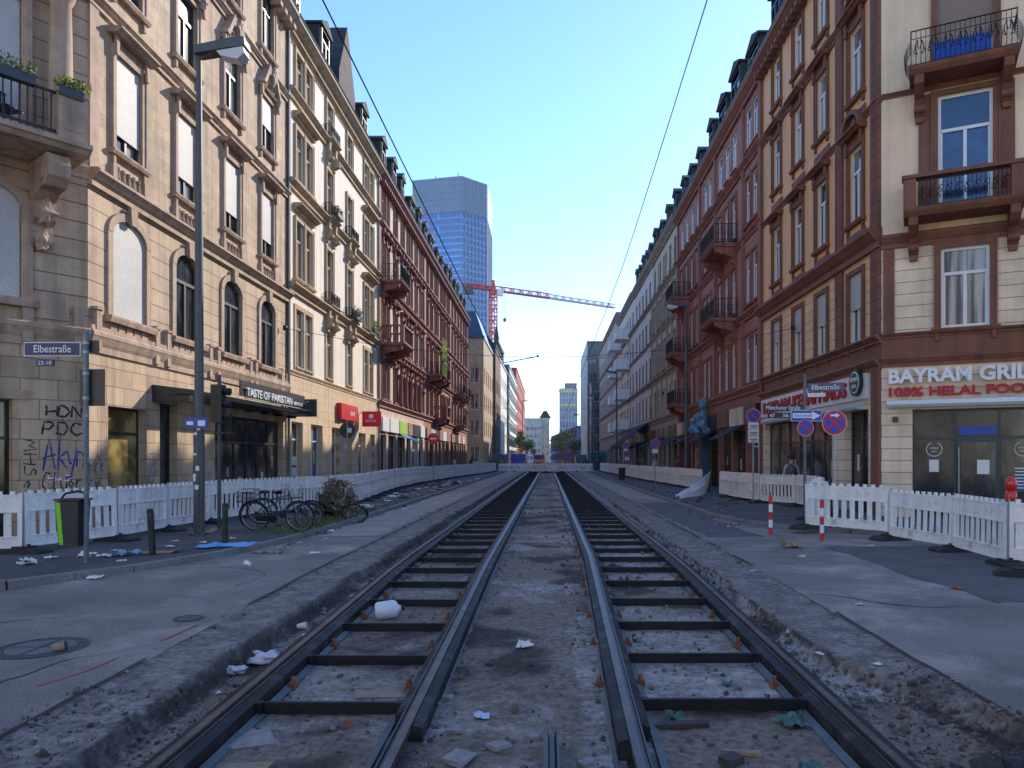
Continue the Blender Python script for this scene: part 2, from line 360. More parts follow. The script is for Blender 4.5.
def balcony(root,M,uc,w,z,d,tm,rail='iron',h=1.0,slab=.18,name='balcony'):
    M2=M@Matrix.Translation((uc-w/2,0,z))
    mb=MB().yz([(-.002,-slab),(-d+.1,-slab),(-d,-slab*.5),(-d-.04,-.03),(-d-.04,0),(-.002,0)],0,w)
    for x in (.12,w-.34):
        mb.xz([(x+.03,-1.25),(x+.23,-1.25),(x+.26,-1.05),(x+.26,-slab-.002),(x,-slab-.002),(x,-1.05)],-.16,-.002)
        mb.yz([(-.162,-1.1),(-.24,-1.05),(-.22,-.8),(-.34,-.66),(-d*.6,-.56),(-d+.16,-.42),(-d+.12,-slab-.003),(-.162,-slab-.003)],x+.01,x+.25)
        mb.lathe((x-.01,-.28,-.92),[(.11,0),(.11,.28)],10,'x')
    o=mb.build(name,tm,root,M2)
    r=MB()
    if rail=='iron':
        for (a,b) in (((.03,-d+.05),(w-.03,-d+.05)),((.03,-.05),(.03,-d+.05)),((w-.03,-.05),(w-.03,-d+.05))):
            L=hypot(b[0]-a[0],b[1]-a[1])
            for zz in (.08,.2,h): r.tube((*a,zz),(*b,zz),.018,n=5)
            n=max(2,int(L/.12))
            for k in range(n+1):
                x=a[0]+(b[0]-a[0])*k/n; y=a[1]+(b[1]-a[1])*k/n; r.tube((x,y,0),(x,y,h),.011 if k%4 else .02,n=4)
            for k in range(int(L/.24)):
                x=a[0]+(b[0]-a[0])*(k+.5)*.24/L; y=a[1]+(b[1]-a[1])*(k+.5)*.24/L
                ex,ey=(b[0]-a[0])/L,(b[1]-a[1])/L
                r.path([(x+ex*.09*cos(t*pi/4),y+ey*.09*cos(t*pi/4),h*.55+.16*sin(t*pi/4)) for t in range(8)],.009,4,True)
        r.build('railing',blkm,o,Matrix.Identity(4))
    elif rail=='stone':
        for x in(0,w-.25): r.box(x,x+.25,-d,-d+.25,.001,h)
        r.box(-.02,w+.02,-d-.03,-d+.27,h,h+.1); r.box(.25,w-.25,-d+.04,-d+.2,.001,.12)
        for x in(.02,w-.22): r.box(x,x+.2,-d+.27,-.01,h+.002,h+.09)
        n=int((w-.5)/.2)
        for k in range(n): r.lathe((.25+(k+.5)*(w-.5)/n,-d+.12,.12),[(.06,0),(.035,.1),(.075,.35),(.035,.6),(.06,h-.12)],7)
        for x in(.1,w-.1):
            for k in range(int(d/.25)-1): r.lathe((x,-d+.4+k*.22,.0),[(.06,0),(.035,.1),(.075,.4),(.035,.7),(.06,h)],7)
        r.build('railing',tm,o,Matrix.Identity(4))
    return o
def foliage(mb,c,r,n,seed,size=.09,sc=(1,1,1)):
    rd=random.Random(seed)
    for _ in range(n):
        d=Vector((rd.gauss(0,1),rd.gauss(0,1),rd.gauss(0,1))).normalized()*r*(rd.random()**.45)
        p=Vector((c[0]+d.x*sc[0],c[1]+d.y*sc[1],c[2]+d.z*sc[2])); q=Euler((rd.uniform(0,6),rd.uniform(0,6),rd.uniform(0,6))).to_matrix(); s=size*rd.uniform(.5,1.3)
        mb.cur=rd.randrange(2)
        mb.add([p+q@Vector(v) for v in((-s*.5,0,0),(0,-s*.25,s*.1),(s*.6,0,0),(0,s*.25,s*.1))],[(0,1,2,3)])
leafA=flat('leaf_mid_green',(.06,.12,.025),.6); leafB=flat('leaf_light_green',(.13,.19,.04),.6); leafY=flat('leaf_yellow_green',(.42,.42,.03),.6); leafD=flat('dry_brown_leaf',(.16,.12,.08),.8); leafD2=flat('dry_grey_leaf',(.24,.2,.15),.8)
def plantbox(root,M,u,z,y,w,seed,col=(leafA,leafB),s=.3):
    o=MB().box(-w/2,w/2,-.1,.1,0,.2).build('planter',dkgrey,root,M@Matrix.Translation((u,y,z)))
    mb=MB(); 
    for k in range(max(1,int(w/.3))): foliage(mb,(-w/2+.15+k*.3,0,.2+s*.5),s,70,seed*9+k,.1,(1,.7,1))
    mb.build('foliage',list(col),o,Matrix.Identity(4)); return o
def roof(root,M,W,z,us,seed=0,d0=.1,hgt=2.7,run=.8,rm=None,dm=None,dep=9,dw=1.2,dh=1.75,fm=None):
    rm=rm or slate; dm=dm or slate
    mb=MB().yz([(d0,z-.02),(d0,z+.15),(d0+run,z+hgt),(dep*.55,z+hgt+.6),(dep,z+hgt-.2),(dep,z-.02)],0,W)
    mb.build('roof',rm,root,M)
    MB().yz([(-.42,z+.0),(-.52,z+.13),(-.48,z+.14),(-.4,z+.05),(-.28,z+.05),(-.28,z)],.02,W-.02).build('gutter',zinc,root,M)
    rd=random.Random(seed)
    dw0,dh0=dw,dh
    for u in us:
        dw=round(dw0*rd.choice([.8,1,1,1.5]),2); dh=round(dh0*rd.choice([.85,1,1.15]),2); u+=rd.uniform(-.5,.5)
        b=z+.3; sl=run/hgt; yf=d0-.04; t=.12
        m=MB(); m.box(u-dw/2-t,u-dw/2,yf,yf+run+.6,b,b+dh); m.box(u+dw/2,u+dw/2+t,yf,yf+run+.6,b,b+dh); m.box(u-dw/2,u+dw/2,yf,yf+.1,b,b+.12)
        m.xz([(u-dw/2-t-.12,b+dh),(u+dw/2+t+.12,b+dh),(u+dw/2+t+.12,b+dh+.1),(u,b+dh+.55),(u-dw/2-t-.12,b+dh+.1)],yf-.15,yf+run+.9)
        o=m.build('dormer',dm,root,M)
        w_=inst('window',win_frame(dw-.01,dh-.14,'T',fm or dkgrey),o,M=Matrix.Translation((u-dw/2+.005,yf-.12,b+.125)))
        MB().box(u-dw/2+.01,u+dw/2-.01,yf+.1,yf+.108,b+.13,b+dh-.01).build('pane',G['dark'],o,Matrix.Identity(4))
def body(root,pts,H,wm,z0=-.35): return MB().xy(pts,z0,H).build('rear_wall',wm,root,Matrix.Identity(4))
TXT={}
POSTERS=[flat('poster_'+n_,c_,.7) for n_,c_ in (('white',(.6,.6,.58)),('red',(.4,.05,.04)),('yellow',(.5,.38,.1)),('blue',(.06,.12,.3)),('warm',(.45,.3,.2)))]
def text(s,mtl,parent,M,width=None,height=None,ext=.02,name='lettering',bold=0,shear=0,sx=None):
    key=(s,mtl.name,ext,bold,shear)
    if key not in TXT:
        c=bpy.data.curves.new('lettering','FONT'); c.body=s; c.extrude=.5; c.offset=bold; c.shear=shear; c.size=1; c.resolution_u=3
        o=bpy.data.objects.new('tmp',c); COL.objects.link(o); bpy.context.view_layer.update()
        me=bpy.data.meshes.new_from_object(o.evaluated_get(bpy.context.evaluated_depsgraph_get())); bpy.data.objects.remove(o)
        xs=[v.co.x for v in me.vertices]; ys=[v.co.y for v in me.vertices]; x0,x1,y0,y1=min(xs),max(xs),min(ys),max(ys)
        for v in me.vertices: v.co=Vector(((v.co.x-x0),-v.co.z*1.0,(v.co.y-y0)))
        me.materials.clear(); me.materials.append(mtl); TXT[key]=(me,x1-x0,y1-y0)
    me,w,h=TXT[key]
    sz=height/h if height else width/w; sx_=width/w if width else sz
    o=bpy.data.objects.new(name,me); COL.objects.link(o); o.parent=parent
    o.matrix_local=M@Matrix.Diagonal((sx_,ext*2,sz,1)); return o
SKY=.12; SUNE=4.0; EXPO=.8; HAZE=0
SKY=.12; SUNE=2.0; EXPO=1.6; HAZE=0.00018; SAT=1.15; AIR=1; DUST=.1; OZ=3
I4=Matrix.Identity(4)
letW=flat('white_letters',(.8,.8,.8),.5); letR=flat('red_letters',(.45,.004,.006),.5); signG=flat('dark_green_sign',(.012,.04,.03),.4); signR=flat('red_sign',(.62,.012,.02),.4); signB=flat('blue_sign',(.01,.06,.36),.4)
signK=flat('black_sign',(.015,.015,.018),.4); signWh=flat('white_sign_board',(.72,.72,.7),.5); awnW=flat('white_awning_metal',(.55,.58,.62),.35,.3); lime=flat('lime_sign',(.35,.55,.05),.5); paper=flat('paper',(.75,.75,.72),.8); cyan=flat('light_blue_cloth',(.10,.35,.55),.7)
grafK=flat('black_spray_paint',(.012,.012,.014),.6); grafB=flat('blue_spray_paint',(.012,.02,.25),.6)
F4=[(5.4,7.8),(9.3,11.7),(13.2,15.6),(17.0,19.0)]
# ---------------- LEFT 1 : tan sandstone corner house
A=thing('corner_house','tan sandstone corner house with arched first floor windows behind the tall left lamp post','building',(-10.5,17,0),pi/2)
rows=[dict(z0=5.2,z1=7.65,s='arch',w='T',fm=greenf,g=['dark'],bays=[(4.65,1.42),(7.75,1.42),(10.85,1.42)]),
 dict(z0=5.2,z1=7.65,s='arch',w='T',fm=white,g=['dark'],blp=1,bl=[1.0],bays=[(1.65,1.5)]),
 dict(z0=9.25,z1=11.6,s='ped+bal',w='T',fm=dkgrey,g=['half','dark'],blp=1,bl=[.74,.8,.72]),
 dict(z0=13.15,z1=15.15,s='sculpt',w='T',fm=dkgrey,g=['dark','half'],blp=.8,bl=[.5,.95]),
 dict(z0=16.9,z1=19.2,s='std',w='T',fm=dkgrey,g=['half','curt'])]
baysA=[(1.6,1.15),(4.6,1.15),(7.7,1.15),(10.8,1.15)]
facade(A,I4,13,19.7,rows,baysA,[(4.42,sandA0),(8.2,sandA1),(19.7,sandA)],trimA,
  gf=[(.78,2.5,.5,3.05,'gold',dkgrey,1),(3.15,4.1,-.25,3.3,'dark',dkgrey,1),(6.5,12.55,-.25,3.2,'shop',dkgrey,6)])
for z,p,h in((4.75,.16,.5),(8.45,.3,.4),(12.5,.2,.28),(16.35,.2,.28),(19.7,.5,.6)): cornice(A,I4,-.02,13,z,trimA,p,h,dent=.5 if z>19 else 0)
mb=MB().box(.0,13,-.10,-.001,4.76,4.86)
for u in(0.15,2.75,3.35,5.9,6.45,9.0,9.5,12.1): mb.box(u,u+.2,-.12,-.002,4.3,5.22).box(u-.03,u+.23,-.15,-.002,5.23,5.3)
for c in(1.6,4.6,7.7,10.8):
    for k in range(5): mb.box(c-.8+k*.34,c-.8+k*.34+.26,-.06,-.002,4.87,5.02)
mb.box(0,.35,-.05,-.0015,8.47,20)
mb.build('pilaster_band',trimA,A)
# canopy over entrance + shopfront
o=MB().yz([(-.003,3.45),(-1.0,3.5),(-1.05,3.62),(-.003,3.75)],2.75,13.0).box(2.75,2.95,-1.0,-.004,3.3,3.46).build('canopy',dkgrey,A)
mb=MB()
for u in(7.6,8.9,10.2,11.5): mb.box(u,u+.35,-.75,-.5,3.33,3.43)
mb.build('lamp_row',blkm,o,I4)
MB().yz([(-1.04,3.66),(-1.10,3.66),(-1.10,3.7),(-1.04,3.7)],6.2,12.6).build('canopy_edge',steel,o,I4)
text('TASTE OF PAKISTAN',letW,A,FR(6.7,-.9,3.78),4.2,.27,.03,bold=.0)
text('RESTAURANT',letW,A,FR(11.15,-.9,3.8),1.0,.14,.02)
sb=MB().box(6.4,12.6,-.84,-.80,3.76,4.25).build('sign_board',signK,A)
s=MB().box(12.75,12.83,-1.25,-.15,3.45,4.15).build('projecting_sign',signG,A)
M=Matrix.Translation((12.745,-1.2,3.75))@Matrix.Rotation(pi/2,4,'Z')
text('TASTE OF',letW,s,Matrix.Translation((12.74,-.22,3.82))@Matrix.Rotation(-pi/2,4,'Z'),.6,.1,.008)
text('PAKISTAN',letW,s,Matrix.Translation((12.74,-.22,3.66))@Matrix.Rotation(-pi/2,4,'Z'),.6,.07,.008)
mm=MB(); mm.path([(12.735,-.9-.2*cos(t*.22-1.2)*-1-.05,3.8+.26*sin(t*.22-1.2)) for t in range(14)],.012,5); mm.build('crescent',letW,s,I4)
MB().tube((12.79,-.003,4.0),(12.79,-.16,4.0),.02).tube((12.79,-.003,3.6),(12.79,-.16,3.6),.02).build('bracket',blkm,s,I4)
# chamfer
MC=A.matrix_local.inverted() if False else None
def rel(root,wx,wy,ang):  # world frame -> root local
    R=Matrix.Translation(root.location)@Matrix.Rotation(root.rotation_euler.z,4,'Z')
    return R.inverted()@FR(wx,wy,0,ang)
angL=atan2(.793,.61); CL=rel(A,-10.5-4.2*.61,17-4.2*.793,angL)
rows=[dict(z0=5.2,z1=7.6,s='arch',w='T',g=['dark'],blp=1,bl=[1.0],bays=[(2.1,1.6)]),
 dict(z0=8.5,z1=11.6,s='std',w='T',g=['dark'],blp=1,bl=[.85],bays=[(2.1,1.6)]),
 dict(z0=13.0,z1=15.4,s='std',w='T',bays=[(2.1,1.5)]),dict(z0=16.9,z1=19.2,s='std',w='T',bays=[(2.1,1.5)])]
facade(A,CL,4.2,19.7,rows,[],[(4.42,sandA0),(8.2,sandA1),(19.7,sandA1)],trimA,gf=[(.9,2.75,-.25,3.05,'dark',dkgrey,2)])
for z,p,h in((4.75,.16,.5),(8.45,.1,.3),(12.5,.2,.28),(19.7,.5,.6)): cornice(A,CL,-.02,4.22,z,trimA,p,h)
mb=MB()
for u in(.15,1.0,2.9,3.9): mb.box(u,u+.2,-.12,-.002,4.3,5.22)
for u0,u1 in((.45,1.0),(3.05,3.8)): mb.box(u0,u1,-.05,-.002,4.85,5.4)
mb.build('pilaster_band',trimA,A,CL)
MB().xz([(2.1-.75,3.06),(2.1+.95,3.06),(2.1+.95,3.25),(2.1-.75,3.25)],-.04,-.003).build('door_lintel',trimA,A,CL)
MBp=CL@Matrix.Translation((-.15,0,8.45))
mb=MB().yz([(-.102,-.28),(-1.2,-.2),(-1.27,-.12),(-1.33,-.1),(-1.33,0),(-.102,0)],0,3.95)
for x in(.35,3.2):
    mb.yz([(-.003,-2.1),(-.1,-2.0),(-.16,-1.75),(-.12,-1.6),(-.3,-1.5),(-.34,-1.25),(-.26,-1.1),(-.5,-.95),(-.85,-.92),(-1.05,-.75),(-1.1,-.5),(-1.0,-.285),(-.003,-.285)],x,x+.42)
    mb.lathe((x-.03,-.75,-.6),[(.2,0),(.2,.48)],12,'x'); mb.blob((x+.21,-.25,-1.35),.2,2,.5,3,(.9,.9,1.3)); mb.blob((x+.21,-.15,-1.95),.14,2,.5,6,(1,.9,1.4))
bal=mb.build('balcony',trimA,A,MBp)
mb=MB()
for x in(0,3.32): MB().box(x,x+.55,-1.27,-.85,.001,.95).box(x-.03,x+.58,-1.30,-.82,.951,1.03).box(x+.1,x+.45,-1.285,-1.271,.2,.75).build('balcony_post',trimA,bal,I4)
mb=MB()
for z in(.12,.92): mb.box(.6,3.32,-1.15,-1.11,z,z+.05)
for k in range(19): mb.box(.7+k*.14,.722+k*.14,-1.145,-1.12,.0,.92)
for z in(.12,.92): mb.box(3.66,3.7,-.95,-.05,z,z+.05)
for k in range(7): mb.box(3.67,3.69,-.9+k*.13,-.88+k*.13,.0,.92)
mb.build('railing',blkm,bal,I4)
MB().lathe((3.66,-.42,0),[(.3,.002),(.3,.15),(.23,.25),(.22,2.2),(.20,3.2),(.26,3.3),(.32,3.5),(.32,3.6)],20).build('column',trimA,bal,I4,smooth=True)
MB().box(3.2,4.1,-.75,-.01,3.62,4.1).build('entablature',trimA,bal,I4)
ch=thing('balcony_chair','dark slatted folding chair on the corner balcony above the arched shutter','chair',(0,0,0),0)
P=Matrix.Translation(A.location)@Matrix.Rotation(pi/2,4,'Z')@MBp
ch.matrix_world=P@Matrix.Translation((2.55,-.7,.01))@Matrix.Rotation(.5,4,'Z')
MB().box(-.22,.22,-.22,.2,.42,.45).build('seat',blkm,ch); 
mb=MB(); 
for k in range(5): mb.box(-.2+k*.09,-.15+k*.09,.2,.22,.5,.85)
mb.box(-.22,.22,.195,.225,.82,.87).build('backrest',blkm,ch)
for x in(-.2,.2):
    for y in(-.2,.2): MB().tube((x,y,0),(x*.9,y*.9,.42),.013).build('leg',blkm,ch)
for k,(x,w,sd) in enumerate(((1.3,1.0,1),(2.4,1.0,2),(3.55,.45,5))):
    t=thing('planter_box',['grey planter with low dark herbs at the near end of the corner balcony rail','grey planter box with bushy green herbs hung on the corner balcony rail','planter with yellow flowering herbs beside the stone balcony post'][k],'planter')
    t.matrix_world=P@Matrix.Translation((x,-1.2,.88))
    MB().box(-w/2,w/2,-.12,.06,0,.2).build('box',dkgrey,t)
    mb=MB()
    for q in range(4): foliage(mb,(-w/2+.12+q*w/4,0,.28),.2,90,sd*7+q,.09)
    mb.build('foliage',[leafA,leafY] if k==2 else [leafA,leafB],t)
ST={'H':[[(0,0),(.05,1)],[(.6,0),(.65,1)],[(0,.5),(.65,.52)]],'D':[[(0,0),(.05,1),(.5,.85),(.6,.4),(.35,.02),(-.05,0)]],'N':[[(0,0),(.05,1),(.5,0),(.6,1.05)]],'P':[[(0,-.1),(.05,1),(.5,.95),(.6,.65),(.4,.45),(0,.42)]],'C':[[(.6,.9),(.3,1),(.0,.6),(.05,.15),(.35,-.05),(.65,.1)]],
'A':[[(-.1,-.2),(.35,1.1),(.6,-.1)],[(0,.3),(.6,.42)]],'k':[[(0,-.1),(.05,1)],[(.45,.6),(.02,.35),(.5,-.1)]],'y':[[(0,.55),(.2,.15),(.3,.1)],[(.5,.6),(.2,-.35),(-.1,-.4)]],'n':[[(0,0),(.05,.5),(.3,.55),(.4,.3),(.42,0)]],'l':[[(.05,1.1),(0,.1),(.15,0)]],'u':[[(0,.5),(.05,.1),(.3,0),(.42,.5),(.45,0)]],'o':[[(.2,.5),(0,.25),(.2,0),(.4,.25),(.2,.5)]],'r':[[(0,0),(.05,.5)],[(.03,.3),(.25,.55),(.4,.45)]],
'M':[[(0,0),(.1,1),(.35,.4),(.6,1),(.7,0)]],'S':[[(.5,.9),(.2,1),(.05,.7),(.45,.4),(.4,.05),(0,.05)]],'e':[[(.02,.28),(.38,.3),(.25,.52),(.05,.4),(.05,.1),(.38,.02)]]}
def tagg(word,m_,M,w,h,r=.018,seed=1):
    rd=random.Random(seed); mb=MB(); x=0; adv=.8; tot=sum(.78 if c.isupper() else .55 for c in word)
    for c in word:
        for st in ST.get(c,ST['S']):
            P_=[((x+px_+rd.uniform(-.06,.06))/tot*w,0,(pz_+rd.uniform(-.08,.08))*h) for px_,pz_ in st]
            Q=[]
            for a,b in zip(P_[:-1],P_[1:]):
                for t in(0,.33,.66): Q.append(tuple(a[i]+(b[i]-a[i])*t+rd.uniform(-.006,.006) for i in range(3)))
            Q.append(P_[-1]); mb.path(Q,[r*rd.uniform(.6,1.25) for _ in Q],6)
        if rd.random()<.4: px_=(x+.2)/tot*w; mb.path([(px_,0,0),(px_+.01,0,-h*rd.uniform(.2,.5))],.006,4)
        x+=.78 if c.isupper() else .55
    mb.v=[(a,b*.12,c) for a,b,c in mb.v]; return mb.build('graffiti',m_,A,M)
for k,(w_,m_,x,z,w,h,r) in enumerate((('HDN',grafK,3.36,2.72,.78,.24,.026),('PDC',grafK,3.3,2.33,.82,.28,.026),('Akyn',grafB,3.32,1.6,.85,.62,.022),('Cluor',grafK,3.3,1.12,.8,.36,.016),('SeS',grafK,3.35,.85,.6,.2,.02))): tagg(w_,m_,CL@FR(x,-.003,z),w,h,r,k)
tagg('MHSes',grafK,CL@Matrix.Translation((2.95,-.003,2.2))@Matrix.Rotation(pi/2,4,'Y'),1.3,.24,.014,7); tagg('enPe',grafK,FR(.02,-.003,1.5),.6,.35,.012,8); tagg('Msy',grafB,FR(2.62,-.003,1.9)@Matrix.Rotation(1.4,4,'Y'),.9,.3,.012,9); tagg('SMe',grafK,FR(.03,-.003,1.0),.6,.3,.014,10)
tagg('HoS',letW,CL@FR(3.4,-.003,1.3),.5,.12,.012,12)
# side street facade
SL_=rel(A,-13.06-12,13.67,0)
facade(A,SL_,12,19.7,[dict(z0=a,z1=b,s='std',w='T') for a,b in F4],[(2,1.2),(5,1.2),(8,1.2),(10.6,1.2)],[(4.42,sandA0),(19.7,sandA)],trimA,gf=[(1,4,.6,3.1,'shop'),(6,9,.6,3.1,'shop')])
cornice(A,SL_,0,12,19.7,trimA,.5,.6)
# body in root-local: world->local (x->u=Y-17 ; y->-(X+10.5))
def wl(root,x,y):
    v=(Matrix.Translation(root.location)@Matrix.Rotation(root.rotation_euler.z,4,'Z')).inverted()@Vector((x,y,0)); return (v.x,v.y)
body(A,[wl(A,*p) for p in((-10.95,29.97),(-10.95,17.2),(-13.4,14.1),(-25,14.1),(-25,29.97))],19.6,sandA)
roof(A,I4,13,19.7,(3.1,6.2,9.3,12),1)
MB().tube((12.95,-.08,.0),(12.95,-.08,20.2),.055).build('drain_pipe',zinc,A)
# ---------------- LEFT 2 : cream house
B=thing('cream_house','cream plastered house with ochre window frames and red bank signs on a pale brick base','building',(-10.5,30,0),pi/2)
bays=[(2.0,2.1,2),(5.7,.95),(9.3,.95),(13.5,2.1,2)]
rows=[dict(z0=5.6,z1=8.0,s='none',w='T',fm=trimB,g=['curt','half']),dict(z0=9.3,z1=11.7,s='std',w='T',fm=trimB,g=['curt','half','dark']),
 dict(z0=13.35,z1=15.5,s='std',w='T',fm=trimB,g=['curt','half']),dict(z0=16.95,z1=18.7,s='std',w='T',fm=trimB,g=['curt','half'])]
facade(B,I4,16,19.5,rows,bays,[(5.3,ashB),(19.5,cream)],trimB,
  gf=[(.5,1.9,.4,3.3,'shopb',white,1),(3.0,4.7,.3,3.3,'blue',white,2),(6.2,7.6,.3,3.3,'gold',white,1),(8.8,9.9,-.2,3.2,'shop',white,1),(11.3,12.9,.3,3.2,'gold',white,2),(14,15.2,.3,3.2,'gold',white,1)])
for z,p,h in((5.42,.1,.2),(8.95,.35,.4),(13.15,.3,.35),(16.85,.3,.35),(18.95,.12,.15),(19.6,.5,.5)): cornice(B,I4,0,16,z,trimB,p,h)
for r in rows[1:3]:
    for uc,w,*n in bays:
        if n: cornice(B,I4,uc-w/2-.25,uc+w/2+.25,r['z1']+.65,trimB,.38,.3,'window_hood')
mb=MB()
for u in(.0,15.75): mb.box(u,u+.25,-.06,-.001,5.45,19)
for u,w,*n in bays:
    w2=w/2+.18
    for z in(5.6,): mb.box(u-w2,u-w/2,-.05,-.001,5.45,8.2); mb.box(u+w/2,u+w2,-.05,-.001,5.45,8.2); mb.box(u-w/2,u+w/2,-.05,-.001,8.01,8.2)
    if n:
        mb.box(u-.11,u+.11,-.1,-.0015,9.3,11.7); mb.box(u-.11,u+.11,-.1,-.0015,13.35,15.5); mb.box(u-.11,u+.11,-.05,-.0015,5.6,8.0)
mb.build('pilaster_band',trimB,B)
for u,z in((5.7,13.2),(9.3,13.2),(5.7,9.0),(9.3,9.0),(5.7,16.9)): b_=balcony(B,I4,u,1.5,z,.38,trimB,'iron',.6,.14,'window_balcony')
plantbox(B,I4,9.3,9.05,-.5,1.2,3,s=.34); plantbox(B,I4,13.3,9.05,-.5,1.2,4,(leafY,leafB),.34); plantbox(B,I4,5.7,13.25,-.5,1.0,5,(leafD,leafA),.22)
MB().box(7.0,8.0,-.25,-.003,3.75,4.55).build('sign',signR,B); s=MB().box(8.05,10.4,-.2,-.003,3.75,4.55).build('sign',signR,B)
text('BANK',letW,s,FR(8.85,-.205,4.0),.9,.25,.01)
s=MB().box(11.5,11.58,-1.2,-.15,3.55,4.4).build('projecting_sign',signR,B); text('BANK',letW,s,Matrix.Translation((11.49,-.35,3.8))@Matrix.Rotation(-pi/2,4,'Z'),.6,.13,.008); MB().lathe((11.49,-.65,4.12),[(.13,-.005),(.13,.0)],12,'x').build('emblem',letW,s,I4)
MB().tube((11.54,-.003,4.3),(11.54,-.16,4.3),.02).build('bracket',blkm,s,I4)
mb=MB()
for k in range(18):
    x=.6+(k%6)*.19; z=.6+(k//6)*.45; mb.box(x,x+.16,.195,.2,z,z+.36)
mb.build('poster',[paper],B)
body(B,[(0.02,.45),(15.98,.45),(15.98,11.5),(.02,11.5)],19.4,cream); roof(B,I4,16,19.6,(1.5,4.9,12.6),2); 
MB().xz([(7.9,19.7),(11.0,19.7),(11.0,21.6),(9.45,24.6),(7.9,21.6)],.12,2.6).build('gable',slate,B)
MB().tube((15.9,-.08,.0),(15.9,-.08,20),.055).build('drain_pipe',zinc,B)
# ---------------- LEFT 3,4,5 : red sandstone row
def redhouse(name,label,y0,W,wm,tm,bays,sty,seed,bal,GFH=5.25,fm=None,H=19.6,hood=True):
    r=thing(name,label,'building',(-10.5,y0,0),pi/2)
    rows=[dict(z0=5.6,z1=8.0,s=sty[0],fm=fm or woodf,g=['dark','half','curt']),dict(z0=9.3,z1=11.7,s=sty[1],fm=fm or woodf,g=['dark','half','curt']),dict(z0=13.2,z1=15.5,s=sty[2],fm=fm or woodf,g=['dark','half','curt']),dict(z0=16.8,z1=18.9,s=sty[3],fm=fm or woodf,g=['dark','half'])]
    rd=random.Random(seed); gf=[]; u=.7
    while u<W-2:
        w=min(rd.choice([1.7,2.2,2.6]),W-.5-u); gf.append((u,u+w,-.2,3.3,rd.choice(['shop','dark','shopb','shop']),rd.choice([white,dkgrey,blkm]),2)); u+=w+.55
    facade(r,I4,W,H,rows,bays,[(GFH,redW if wm is not redS else redS),(H,wm)],tm,gf=gf,rnd=rd)
    for z,p,h in((GFH+.15,.3,.4),(8.95,.35,.4),(12.9,.3,.35),(16.5,.35,.4),(H,.5,.55)): cornice(r,I4,0,W,z,tm,p,h,dent=.5 if z>19 else 0)
    mb=MB()
    for u in(0,W-.4): mb.box(u,u+.4,-.12,-.001,5.42,H-.9)
    mb.build('pilaster',tm,r)
    for i,(a,b,*_) in enumerate(gf):
        m_=[[signWh,signWh,lime,redS,signK,signB,redW],[redS,redW,signK,redS,signWh],[redS,signK,redW,redS,signWh,redT]][seed-3][i%5]
        MB().box(a-.1,b+.1,-.18,-.003,3.5,4.4).build('sign_board',m_,r)
        if i==2 and seed==3: MB().yz([(-.19,3.45),(-1.3,2.9),(-1.3,2.86),(-.19,3.4)],a,b).build('awning',cyan,r)
    for b in bal: balcony(r,I4,*b[:4],tm,b[4])
    body(r,[(.02,.45),(W-.02,.45),(W-.02,11.5),(.02,11.5)],H-.1,wm)
    roof(r,I4,W,H,[W*(k+.5)/5 for k in range(5)],seed)
    return r
C3=redhouse('sandstone_house','white and red sandstone house with stone loggia balconies, next beyond the cream house',46,17,redW,redT,[(2.0,1.9,2),(5.2,.9),(7.7,.9),(10.4,1.9,2),(13.2,.9),(15.4,.9)],['seg','ped','seg','ped'],3,[(2.2,3.4,9.05,1.5,'stone'),(2.2,3.0,13.0,1.3,'iron')])
for k in range(5): 
    MB().lathe((6.0+k*1.9,-.22,5.42),[(.2,0),(.16,.15),(.13,1.8),(.2,2.0),(.2,2.2)],10).build('column',redT,C3,smooth=True)
C4=redhouse('sandstone_house','dark red sandstone house with two plant filled balconies, left side of the street',63,16.5,redS,redT,[(1.6,.95),(4.0,1.0),(7.0,1.9,2),(10.2,1.0),(12.4,1.0),(14.8,.95)],['std','ped','seg','std'],4,[(2.5,2.6,9.05,1.4,'iron'),(7.0,2.8,5.5,1.2,'stone'),(7.2,2.6,9.05,1.2,'iron')])
for z in(9.1,): 
    for k in range(3): plantbox(C4,I4,1.6+k*.8,z+.9,-1.4,.8,20+k,(leafY,leafA),.4)
mb=MB()
for k in range(6): mb.box(1.2+k*.5,1.24+k*.5,-1.45,-1.4,9.1,12.2)
for z in(10.6,11.4): mb.box(1.2,3.8,-1.46,-1.41,z,z+.05)
mb.build('trellis',lime,C4)
C5=redhouse('sandstone_house','red sandstone house at the far end of the left terrace before the crossing',79.5,17,redS,redT,[(1.8,1.0),(4.6,1.0),(7.4,1.0),(10.2,1.0),(13,1.0),(15.4,.9)],['std','ped','ped','std'],5,[(4.6,2.2,9.05,1.1,'iron'),(10.2,2.2,9.05,1.1,'iron'),(4.6,2.2,5.5,1.1,'iron')])
